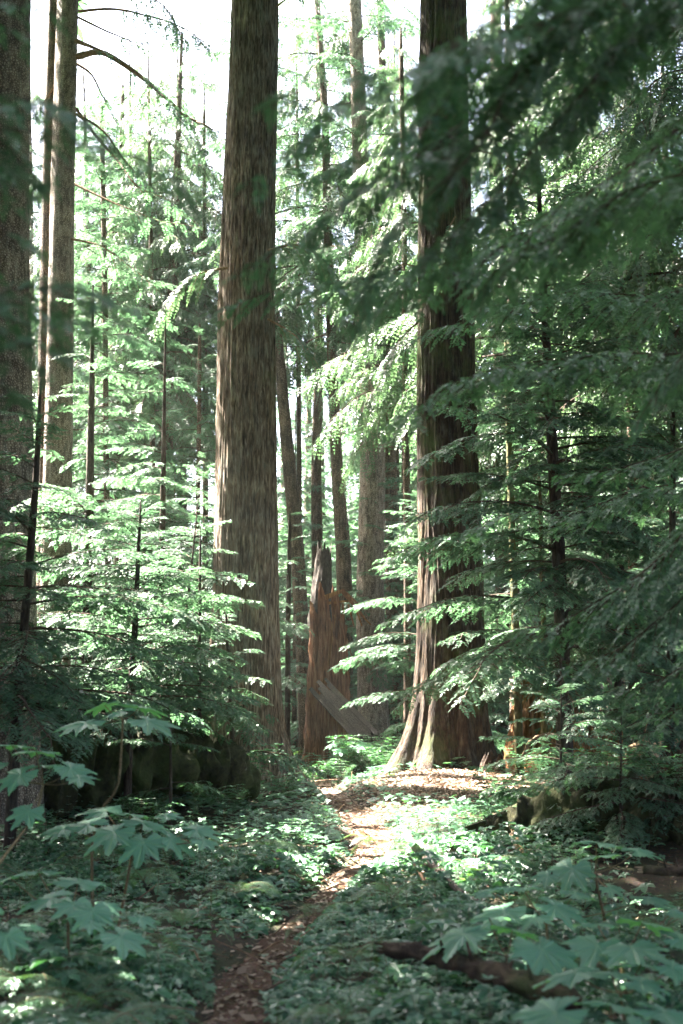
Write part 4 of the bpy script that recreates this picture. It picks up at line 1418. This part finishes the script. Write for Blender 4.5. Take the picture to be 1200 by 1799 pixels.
log('dead_stick', 'thin dead stick leaning in the ground cover just right of the path bend', [P(770, 1590, 11.2), P(745, 1545, 11.4), P(716, 1500, 11.6)], [0.012, 0.016, 0.010], 'dead_limb', 7, 16, cat='branch', ends=False)
log('dead_stick', 'dark forked stick standing before the lit mound', [P(893, 1530, 14.0), P(872, 1470, 14.0), P(850, 1432, 14.0)], [0.010, 0.010, 0.006], 'log_bark', 6, 16, cat='branch', ends=False)
log('dead_stick', 'bare pale twig rising beside the bleached log end', [P(1112, 1372, 18.0), P(1128, 1310, 18.0), P(1140, 1255, 18.0)], [0.010, 0.012, 0.006], 'dead_limb', 6, 16, cat='branch', ends=False)


# ------------------------------------------------------------------ large palmate leaves
def palmate(seed, size=1.0):
    R = np.random.default_rng(seed)
    lobes = [(0, 1.0), (0.72, .93), (-0.72, .93), (1.42, .78), (-1.42, .78), (2.15, .58), (-2.15, .58)]
    na = 168
    a = np.linspace(-PI, PI, na, endpoint=False)
    r = np.full(na, 0.16)
    for la, lr in lobes:
        d = np.abs((a - la + PI) % (2 * PI) - PI)
        w = 0.40
        r = np.maximum(r, lr * R.uniform(.92, 1.06) * np.clip(1 - (d / w) ** 1.25 * 0.62, 0, 1) * (d < w * 1.15))
    r = np.where(r < 0.54, np.where(np.abs(a) > 2.8, 0.16, 0.56), r)
    r = r * (1 + 0.09 * ((np.arange(na) % 7) / 6.0 - 0.5) + 0.03 * R.normal(size=na))
    vein = np.zeros(na)
    VW = 0.055
    for la, lr in lobes:
        d = np.abs((a - la + PI) % (2 * PI) - PI)
        vein = np.maximum(vein, np.exp(-(d / VW) ** 2))
    rings = [0.12, 0.4, 0.7, 1.0]
    v = [(0, 0, 0)]
    ph = R.uniform(0, 6.28)
    for k_ in rings:
        rr = r * k_
        z = -0.16 * rr ** 2 + 0.035 * np.sin(a * 3 + ph) * rr - 0.045 * vein * np.minimum(1, rr * 3) * (1 - .5 * k_) + 0.015 * R.normal(size=na) * k_
        v += list(zip(rr * np.cos(a) + 0.0, rr * np.sin(a), z))
    t = [(0, 1 + i, 1 + (i + 1) % na) for i in range(na)]
    q = []
    for k_ in range(3):
        b0_, b1 = 1 + k_ * na, 1 + (k_ + 1) * na
        q += [(b0_ + i, b1 + i, b1 + (i + 1) % na, b0_ + (i + 1) % na) for i in range(na)]
    mb = MB()
    mb.add(np.array(v) * size * 0.5, q, t)
    me = mb.mesh('leaf', [M['club_leaf']], True)
    at = me.attributes.new('vein', 'FLOAT', 'POINT')
    at.data.foreach_set('value', np.concatenate([[1.0]] + [vein * (1 - .25 * k_) for k_ in rings]).astype(np.float32))
    return me


LEAVES = [palmate(s) for s in range(6)]


def club(label, leaves, base, mids=(), hub=None, seed=0):
    """leaves: (px, py, distance, width px); base: ground pixel/dist; hub: where the leaf stalks meet"""
    R = random.Random(seed)
    bx, bY = base
    b = G(bx, bY, -0.05)
    hub = P(*hub)
    t = thing('palmate_plant', label, 'plant', (b.x, b.y, gz(b.x, b.y)))
    mb = MB()
    c = resample([b] + [P(*m) for m in mids] + [hub], 16)
    tube(mb, c, np.linspace(0.012, 0.007, 16), 7, 0)
    put(mb.mesh('stem', [M['stem']], True), 'stem', t)
    inv = Matrix.Translation(t.location).inverted()
    for (px, py, d, w) in leaves:
        p = P(px, py, d)
        s = w / FPX * d * 1.58
        o = link('leaf', LEAVES[R.randrange(6)], t)
        o.matrix_parent_inverse = inv
        out = math.atan2(p.y - hub.y, p.x - hub.x) + R.uniform(-.5, .5)
        tilt = R.uniform(0.05, 0.35)
        # blade leans outwards and a little towards the open side (the path and the light)
        Mx = Matrix.Translation(p) @ Euler((R.uniform(0.05, .34), R.uniform(-.15, .15), 0)).to_matrix().to_4x4() @ Euler((0, tilt, out), 'XYZ').to_matrix().to_4x4() @ Matrix.Scale(s, 4)
        o.matrix_basis = Mx
        mb = MB()
        q = p - Vector((0, 0, 0.004))
        mid = (hub + q) / 2 + Vector((0, 0, -0.02))
        wc = resample([hub, mid, q], 6)
        tube(mb, wc, 0.0035, 4, 0)
        st = link('leaf_stalk', mb.mesh('leaf_stalk', [M['stem']], True), o)
        st.matrix_parent_inverse = (Matrix.Translation(t.location).inverted().inverted() @ inv @ Mx).inverted()
    return t


club('tall large leafed plant holding a flat umbrella of leaves before the left bank', [
    (184, 1238, 9.7, 58), (150, 1270, 9.3, 76), (245, 1241, 9.6, 72), (258, 1266, 9.2, 80), (213, 1250, 9.5, 55)],
    (175, 9.7), [(180, 1420, 9.6), (206, 1385, 9.5), (213, 1320, 9.5)], (216, 1262, 9.5), 1)
club('large leafed plant at the left edge with a crooked bare stem and one hanging leaf', [
    (22, 1309, 9.2, 66), (64, 1320, 9.0, 74), (124, 1350, 8.8, 66), (139, 1366, 8.7, 50), (36, 1361, 8.8, 74), (74, 1345, 9.1, 62), (50, 1425, 8.6, 60), (-10, 1345, 9, 60)],
    (-60, 8.0), [(-20, 1545, 8.1), (30, 1475, 8.4), (68, 1415, 8.8)], (76, 1378, 8.9), 2)
club('wide spread of pale palmate leaves in front of the left bank', [
    (184, 1424, 9.4, 68), (155, 1449, 9.1, 78), (200, 1462, 8.9, 84), (252, 1446, 9.2, 80), (290, 1434, 9.3, 44), (252, 1480, 8.8, 72), (300, 1474, 9.0, 66), (345, 1458, 9.1, 64), (357, 1477, 8.9, 50), (112, 1456, 9.0, 60), (228, 1430, 9.6, 60)],
    (210, 9.2), [(225, 1540, 9.2)], (236, 1478, 9.1), 3)
club('pale palmate leaves low at the left above the ferns', [
    (18, 1541, 7.9, 60), (68, 1532, 8.2, 74), (137, 1550, 7.9, 84), (90, 1577, 7.6, 86), (130, 1588, 7.5, 68), (162, 1601, 7.4, 74), (186, 1592, 7.7, 46), (160, 1622, 7.3, 48), (213, 1645, 7.1, 84), (247, 1613, 7.4, 48)],
    (120, 7.6), [(118, 1700, 7.6)], (120, 1612, 7.6), 4)
club('single broad leaf plant touching the left edge low down', [(12, 1644, 6.8, 74), (-20, 1600, 7.0, 60), (52, 1628, 7.1, 40)], (-20, 6.9), [], (-8, 1680, 6.9), 5)
club('cluster of small palmate leaves at the rim of the dark hollow', [
    (1050, 1504, 9.4, 66), (1005, 1526, 9.0, 74), (1048, 1480, 9.8, 80), (1119, 1495, 9.5, 60), (962, 1538, 8.9, 44), (1072, 1560, 9.0, 42)],
    (1060, 9.4), [], (1045, 1535, 9.3), 6)
club('middle tier of palmate leaves right of the bent dead branch', [
    (919, 1559, 8.5, 80), (862, 1566, 8.6, 58), (885, 1601, 8.0, 86), (975, 1592, 8.2, 84), (1138, 1579, 8.4, 68), (940, 1612, 8.0, 60), (1010, 1570, 8.5, 60)],
    (955, 8.2), [], (960, 1620, 8.2), 7)
club('broad palmate leaves just above the fallen log end', [
    (814, 1641, 7.0, 106), (900, 1632, 7.3, 84), (952, 1668, 6.8, 114), (860, 1612, 7.6, 60)],
    (880, 7.2), [], (890, 1680, 7.1), 8)
club('palmate leaves by the right edge above the lowest tier', [
    (1050, 1624, 7.6, 66), (1129, 1620, 7.3, 94), (1050, 1661, 6.9, 104), (1110, 1664, 6.8, 104), (1181, 1600, 7.7, 70), (1195, 1650, 7.2, 80)],
    (1090, 7.2), [], (1090, 1680, 7.1), 9)
club('sharply lobed star shaped leaves low at the right', [
    (1012, 1709, 6.3, 100), (1125, 1695, 6.6, 84), (1181, 1700, 6.4, 78), (1125, 1726, 6.3, 76), (1075, 1712, 6.5, 70)],
    (1090, 6.4), [], (1090, 1745, 6.35), 10)
club('largest palmate leaves cut by the bottom edge at the right', [
    (975, 1779, 5.7, 124), (1072, 1765, 5.8, 112), (1166, 1778, 5.7, 118), (1110, 1812, 5.5, 110), (1020, 1815, 5.5, 100)],
    (1080, 5.7), [], (1080, 1820, 5.65), 11)
club('small palmate leaf cluster where the path disappears behind the cedars', [
    (610, 1303, 26.0, 34), (640, 1306, 25.6, 32), (586, 1308, 25.5, 26), (625, 1312, 25.2, 30), (600, 1318, 25.0, 26)],
    (612, 25.6), [], (612, 1325, 25.6), 12)


# ------------------------------------------------------------------ ferns
def frond_mesh(seed, L=0.7):
    R = np.random.default_rng(seed)
    mb = MB()
    n = 30
    s = np.linspace(0, 1, n)
    c = np.stack([L * s * (1 - .12 * s * s), .04 * L * np.sin(s * 3), L * (0.62 * s - 0.85 * s ** 2)], -1)
    T, S, U = frames(c)
    tube(mb, c, 0.0035 * (1 - .8 * s), 4, 0)
    for i in range(3, n):
        w = 0.26 * L * math.sin(PI * min(1, (s[i] * 0.92 + 0.12))) ** 0.8 * (1 - .25 * s[i]) + 0.01
        for sg in (-1, 1):
            d = unit(S[i] * sg + T[i] * (0.35 + .4 * s[i]) - U[i] * 0.15)
            m = 7
            tt = (np.arange(m) + .5) / m
            pos = c[i] + d * (w * tt)[:, None] - np.array([0, 0, 1]) * (0.12 * w * tt ** 2)[:, None]
            for s2 in (-1, 1):
                a = unit(np.cross(d, U[i]) * s2 + d * .5)
                leaf_quads(mb, pos, np.repeat(a[None], m, 0), np.repeat(d[None], m, 0), (0.012 * (1 - tt * .75) + .002) * np.ones(m) * L / .7, np.full(m, .0055) * L / .7)
    return mb.mesh('frond', [M['stem'], M['fern_leaf']])


FR = [frond_mesh(i) for i in range(3)]


def fern(label, px, Yd, n, size, az0=0, spread=PI * 2, group=None, dz=0.0):
    b = G(px, Yd, dz)
    t = thing('fern', label, 'fern', tuple(b), group)
    for i in range(n):
        o = link('frond', FR[i % 3], t)
        s = size / 0.7 * rnd.uniform(.8, 1.15)
        o.rotation_euler = (rnd.uniform(-.2, .2), -rnd.uniform(-.15, .45), az0 + spread * (i + rnd.random() * .5) / n)
        o.scale = (s, s, s)
    return t


fern('lacy fern with sunlit fronds in the bottom left corner', 10, 6.3, 9, 0.62, dz=.12)
fern('fern arching across the bottom edge just right of the corner one', 170, 6.3, 8, 0.55, dz=.10)
fern('fern whose fronds arch under the pale palmate leaves', 70, 7.3, 8, 0.62, dz=.12)
fern('fern with one long frond reaching towards the path', 240, 8.2, 8, 0.62, dz=.12)
fern('dim fern between the lowest ferns and the path edge', 150, 7.0, 7, 0.5, dz=.08)
fern('small fern beneath the blunt end of the dark fallen log', 790, 7.4, 7, 0.4)
fern('small fern beside the sharply lobed leaves at the right', 940, 6.6, 6, 0.42)
fern('fern at the foot of the left cedar roots', 330, 17.4, 8, 0.6, dz=.1)
fern('fern on the right bank below the rotten stump', 1080, 18.6, 8, 0.6)


for i, (px, Yd, sz) in enumerate([(120, 9.5, .42), (330, 9.0, .36), (420, 10.8, .34), (260, 11.5, .4), (60, 11.5, .45), (470, 13.0, .36), (560, 9.4, .32), (620, 8.0, .34),
                                 (690, 10.2, .36), (760, 9.0, .38), (840, 11.6, .4), (930, 9.6, .4), (720, 12.6, .36), (1020, 7.8, .4), (1150, 9.0, .45), (660, 14.6, .34), (780, 15.0, .36), (350, 13.2, .4), (180, 12.8, .42), (600, 6.6, .32), (560, 30, .6), (620, 27.4, .55), (500, 23.5, .5)]):
    sd_ = 'left' if (px - 600) / FPX * Yd < path_x(Yd) else 'right'
    dp_ = 'nearest' if Yd < 9.3 else ('middle' if Yd < 16 else 'farthest')
    fern('small fern in the leafy carpet %s of the path, %s stretch' % (sd_, dp_), px, Yd, 8, sz * 1.15, group='small ferns %s of the path, %s stretch' % (sd_, dp_), dz=.16)


# ------------------------------------------------------------------ shrubs
def shrub_mesh(seed, H=0.6, nst=7, leaf=0.035, fl=1.0):
    R = np.random.default_rng(seed)
    w, l = MB(), MB()
    for i in range(nst):
        az = i * 2.4 + R.uniform(-.4, .4)
        out = np.array([math.cos(az), math.sin(az), 0])
        n = 9
        s = np.linspace(0, 1, n)
        h = H * R.uniform(.65, 1.1)
        c = out * (0.55 * h * s ** 1.3)[:, None] + np.array([0, 0, 1]) * (h * (s - .18 * s ** 2.5))[:, None]
        tube(w, c, 0.005 * (1 - .75 * s), 4, 0)
        for k_ in range(2, n):
            for sg in (-1, 1):
                d0 = unit(np.cross([0, 0, 1], out) * sg + out * R.uniform(.2, .8) + np.array([0, 0, R.uniform(-.05, .25)]))
                LL = h * R.uniform(.22, .42)
                m = int(LL / (leaf * .55))
                tt = (np.arange(m) + .5) / m
                pos = c[k_] + d0 * (LL * tt)[:, None] - np.array([0, 0, 1]) * (.15 * LL * tt ** 2)[:, None]
                tube(w, np.array([c[k_], pos[m // 2], pos[-1]]), [.002, .0015, .001], 3, 0)
                side = unit(np.cross(d0, [0, 0, 1]))
                for s2 in (-1, 1):
                    dd = unit(side * s2 + d0 * .7 + R.normal(0, .22, (m, 3)))
                    nn = unit(np.array([0, 0, 1]) + R.normal(0, .3, (m, 3)))
                    ss = unit(np.cross(dd, nn))
                    leaf_quads(l, pos, dd, ss, leaf * R.uniform(.7, 1.2, m), leaf * .30 * np.ones(m) * fl, 0)
    return w.mesh('stems', [M['twig']]), l.mesh('leaves', [M['shrub_leaf']])


SH = [shrub_mesh(i, 0.62, 7 + i % 3, 0.036 + .004 * (i % 3)) for i in range(5)]


def shrub(label, px, Yd, size, group=None, dz=0.0):
    b = G(px, Yd, dz)
    t = thing('leafy_shrub', label, 'shrub', tuple(b), group)
    w, l = SH[rnd.randrange(5)]
    link('stems', w, t)
    f = link('leaves', l, t)
    f['kind'] = 'stuff'
    t.rotation_euler.z = rnd.uniform(0, 6.28)
    t.scale = (size, size, size * rnd.uniform(.85, 1.1))
    return t


for lab, px, Yd, s, dz in [
    ('leafy shrub with bright top leaves right of the dark cedar foot', 868, 19.6, 1.15, 0),
    ('low shrub on the dark cedar mound beside the red stub', 905, 18.6, .95, 0),
    ('small shrub growing between the fallen branch and the mound', 830, 16.0, .7, 0),
    ('thin shrub before the short pale branch', 880, 14.6, .9, 0),
    ('shrub under the left cedar root, nearest the path', 500, 19.6, .85, 0),
    ('shrub against the front of the left cedar', 430, 19.9, 1.2, 0),
    ('shrub over the dark root hollow left of the cedar', 370, 19.0, 1.3, 0),
    ('leafy shrub on the left bank top', 300, 18.4, 1.1, .3),
    ('shrub sprouting from the middle of the mossy log', 180, 17.2, .9, .55),
    ('shrub at the left end of the mossy log', 40, 16.4, 1.0, .5),
    ('pale shrub left of the path where it bends', 545, 15.8, .55, 0),
    ('shrub overhanging the path bend from the left', 510, 14.2, .55, 0),
    ('shrub in the sunny strip right behind the left cedar root', 548, 25.0, 1.0, 0),
    ('bright shrub in the path gap near the snag', 575, 27.0, 1.1, 0),
    ('shrub left of the massive cedar root', 680, 23.8, .9, 0),
    ('shrub just behind the lit root of the massive cedar', 700, 26.0, 1.2, 0),
    ('shrub at the foot of the slanting split log', 640, 26.4, .9, 0),
    ('shrub beside the vanishing end of the path', 600, 24.6, .7, 0),
    ('dark shrub under the hemlock pole', 1010, 16.8, 1.2, 0),
    ('dark shrub on the right bank beside the mossy log', 930, 15.6, 1.1, 0),
    ('dark shrub over the middle of the right mossy log', 1060, 14.0, 1.0, .3),
    ('dark shrub at the right edge above the hollow', 1170, 13.4, 1.1, .3),
    ('shrub hanging over the left rim of the hollow', 960, 11.8, .8, 0),
    ('shrub right of the orange stump in the sun', 1095, 20.5, 1.1, 0),
    ('shrub at the far right beyond the pale log', 1165, 24.0, 1.3, 0),
    ('shrub in the shade below the left bank', 250, 15.2, .9, 0),
    ('shrub in front of the left bank near the edge of view', 90, 14.0, .9, 0),
    ('shrub before the foot of the left bank nearest the cedar', 400, 17.0, .8, 0),
    ('shrub by the orange stump base', 930, 21.6, 1.0, 0),
]:
    shrub(lab, px, Yd, s, dz=dz)
for i in range(44):
    Yd = rnd.uniform(25, 40)
    px = rnd.uniform(-60, 1260)
    if abs((px - 600) / FPX * Yd - path_x(Yd)) < .5: px += 90
    wh = ('behind the left bank' if px < 380 else 'seen between the two giant cedars' if px < 740 else 'behind the dark cedar and the pole' if px < 1000 else 'beyond the rotten stump at the right')
    dp_ = 'closer' if Yd < 32 else 'farther'
    shrub('%s leafy undergrowth shrub %s' % (dp_, wh), px, Yd, rnd.uniform(0.9, 1.5), '%s undergrowth shrubs %s' % (dp_, wh))


# ------------------------------------------------------------------ ground cover
def on_path(x, y, m=0.0): return np.abs(x - path_x(y)) < path_w(y) * 0.92 + m


def cover(y0, y1, dens, size, nl, seed, hmax=0.26, quads2=True):
    R = np.random.default_rng(seed)
    A = 0.30 * (y1 ** 2 - y0 ** 2)
    n = int(A * dens)
    y = np.sqrt(R.uniform(y0 ** 2, y1 ** 2, n))
    x = R.uniform(-0.30, 0.30, n) * y
    cl = fbm(x * 0.9, y * 0.9, 3, 3)
    keep = ~on_path(x, y, 0.02 + 0.10 * R.random(n)) & (cl + R.normal(0, .25, n) > -0.62)
    # thin under the dark cedar mound, where needles lie bare
    md = 1.6 * gauss(x, y, 1.75, 21.0, 1.15, 1.5) + .8 * gauss(x, y, 3.2, 12.2, .9, .8) + .8 * gauss(x, y, -2.4, 16.4, 1.6, .6)
    md = md + 0.62 * gauss(x, y, 2.1, 8.6, 1.1, 2.6) + .4 * gauss(x, y, 3.4, 12.0, 1.6, 2.5)
    keep &= R.random(n) > md * 1.25
    x, y, cl = x[keep], y[keep], cl[keep]
    n = len(x)
    edge = np.clip((np.abs(x - path_x(y)) - path_w(y)) / 0.45, 0.12, 1)
    fine = np.clip(0.5 + 0.9 * noise(x * 3.3, y * 3.3, 8.8), 0, 1)
    hh = hmax * edge * np.clip(0.55 + 0.5 * cl, 0.2, 1.1) * (0.35 + 0.65 * fine)
    z = ground(x, y) + hh * R.uniform(0.35, 1.0, n) + 0.015
    base = np.stack([x, y, z], -1)
    leaves, stems = MB(), None
    up = unit(np.stack([R.normal(0, .22, n), R.normal(-.12, .22, n), np.ones(n)], -1))
    sz = size * R.uniform(.6, 1.35, n)
    a0 = R.uniform(0, 6.28, n)
    for i in range(nl):
        a = a0 + i * 2 * PI / nl + R.normal(0, .12, n)
        d = np.stack([np.cos(a), np.sin(a), np.zeros(n)], -1)
        d = unit(d - up * (d * up).sum(1, keepdims=True) - np.array([0, 0, 1]) * R.uniform(0, .25, n)[:, None])
        s = np.cross(up, d)
        L, W = sz[:, None], (sz * .33)[:, None]
        if quads2:
            f = up * (sz * .10)[:, None]
            v = np.stack([base, base + d * L * .3 + s * W + f, base + d * L * .72 + s * W * .8 + f, base + d * L - f,
                          base + d * L * .72 - s * W * .8 + f, base + d * L * .3 - s * W + f], 1).reshape(-1, 3)
            k0 = np.arange(n) * 6
            q = np.concatenate([np.stack([k0, k0 + 1, k0 + 2, k0 + 3], -1), np.stack([k0, k0 + 3, k0 + 4, k0 + 5], -1)])
            leaves.add(v, q, None, 0)
        else:
            leaf_quads(leaves, base, d, s, sz, sz * .36, 0)
    return leaves


mb = cover(5.0, 9.5, 430, 0.044, 5, 1, 0.36)
mb.merge(cover(5.2, 13, 34, 0.080, 5, 9, 0.46))
mb.merge(cover(9.5, 14, 300, 0.049, 4, 2, 0.36))
mb.merge(cover(14, 22, 160, 0.055, 4, 3, 0.34, False))
mb.merge(cover(22, 40, 60, 0.085, 4, 4, 0.30, False))
tag(link('ground_cover', mb.mesh('ground_cover', [M['cover_leaf']])), 'low carpet of small teal green leaves either side of the path', 'ground cover', kind='stuff')

# upright sprigs standing out of the carpet
R = np.random.default_rng(5)
mb = MB()
for i in range(900):
    y = math.sqrt(R.uniform(5.2 ** 2, 17 ** 2))
    x = R.uniform(-.29, .29) * y
    if on_path(x, y, .08): continue
    h = R.uniform(.12, .38)
    p = np.array([x, y, gz(x, y)])
    tip = p + [R.normal(0, .05), R.normal(0, .05), h]
    tube(mb, np.array([p, (p + tip) / 2 + [0.01, 0, 0], tip]), [.002, .0018, .001], 3, 1)
    for w in range(3):
        c0 = p + (tip - p) * (0.5 + .25 * w)
        m = 5
        a = R.uniform(0, 6.28) + np.arange(m) * 2 * PI / m
        d = unit(np.stack([np.cos(a), np.sin(a), R.uniform(-.1, .35, m)], -1))
        leaf_quads(mb, np.repeat(c0[None], m, 0), d, unit(np.cross(d, [0, 0, 1])), R.uniform(.05, .09, m) * (1 - .2 * w), R.uniform(.010, .016, m), 0)
tag(link('woodland_sprigs', mb.mesh('woodland_sprigs', [M['cover_leaf'], M['stem']])), 'thin upright sprigs with whorled leaves standing out of the carpet', 'ground cover', kind='stuff')

# fallen needles, chips and twigs
mb = MB()
n = 22000
y = np.sqrt(R.uniform(5 ** 2, 30 ** 2, n))
x = np.where(R.random(n) < .5, path_x(y) + R.normal(0, .33, n) * path_w(y) * 1.9, R.uniform(-.28, .28, n) * y)
z = ground(x, y) + 0.026
a = R.uniform(0, 6.28, n)
d = unit(np.stack([np.cos(a), np.sin(a), R.normal(0, .22, n)], -1))
nn = unit(np.stack([R.normal(0, .35, n), R.normal(0, .35, n), np.ones(n)], -1))
ss = unit(np.cross(d, nn))
Lr = R.uniform(.012, .055, n) * np.where(R.random(n) < .12, 2.2, 1)
leaf_quads(mb, np.stack([x, y, z], -1), d, ss, Lr, np.where(R.random(n) < .5, Lr * .12, Lr * .35), 0)
n = 17000  # extra litter packed on the cedar mound so its sun patch looks brighter
y = 21.0 + R.normal(0, 1.2, n)
x = 1.75 + R.normal(0, 1.0, n)
z = ground(x, y) + 0.02
a = R.uniform(0, 6.28, n)
d = unit(np.stack([np.cos(a), np.sin(a), R.normal(0, .3, n)], -1))
nn = unit(np.stack([R.normal(0, .4, n), R.normal(0, .4, n), np.ones(n)], -1))
Lr = R.uniform(.02, .08, n)
leaf_quads(mb, np.stack([x, y, z], -1), d, unit(np.cross(d, nn)), Lr, Lr * R.uniform(.1, .4, n), 0)
tag(link('leaf_litter', mb.mesh('leaf_litter', [M['litter']])), 'scattered brown needles, chips and bark on the path and cedar mound', 'litter', kind='stuff')

# dead twigs lying about
mb = MB()
for i in range(330):
    y = math.sqrt(R.uniform(6 ** 2, 24 ** 2))
    x = R.uniform(-.26, .26) * y if i % 3 else path_x(y) + R.normal(0, .3)
    L = R.uniform(.1, .6)
    a = R.uniform(0, 6.28)
    p = np.array([x, y, gz(x, y) + .03])
    e = p + np.array([math.cos(a) * L, math.sin(a) * L, R.uniform(-.01, .14)])
    m_ = (p + e) / 2 + R.normal(0, .03, 3)
    tube(mb, np.array([p, m_, e]), np.array([.006, .005, .002]) * R.uniform(.5, 1.5), 4, 0)
tag(link('fallen_twigs', mb.mesh('fallen_twigs', [M['dead_limb']])), 'thin dead twigs strewn over the forest floor and path', 'twigs', kind='stuff')
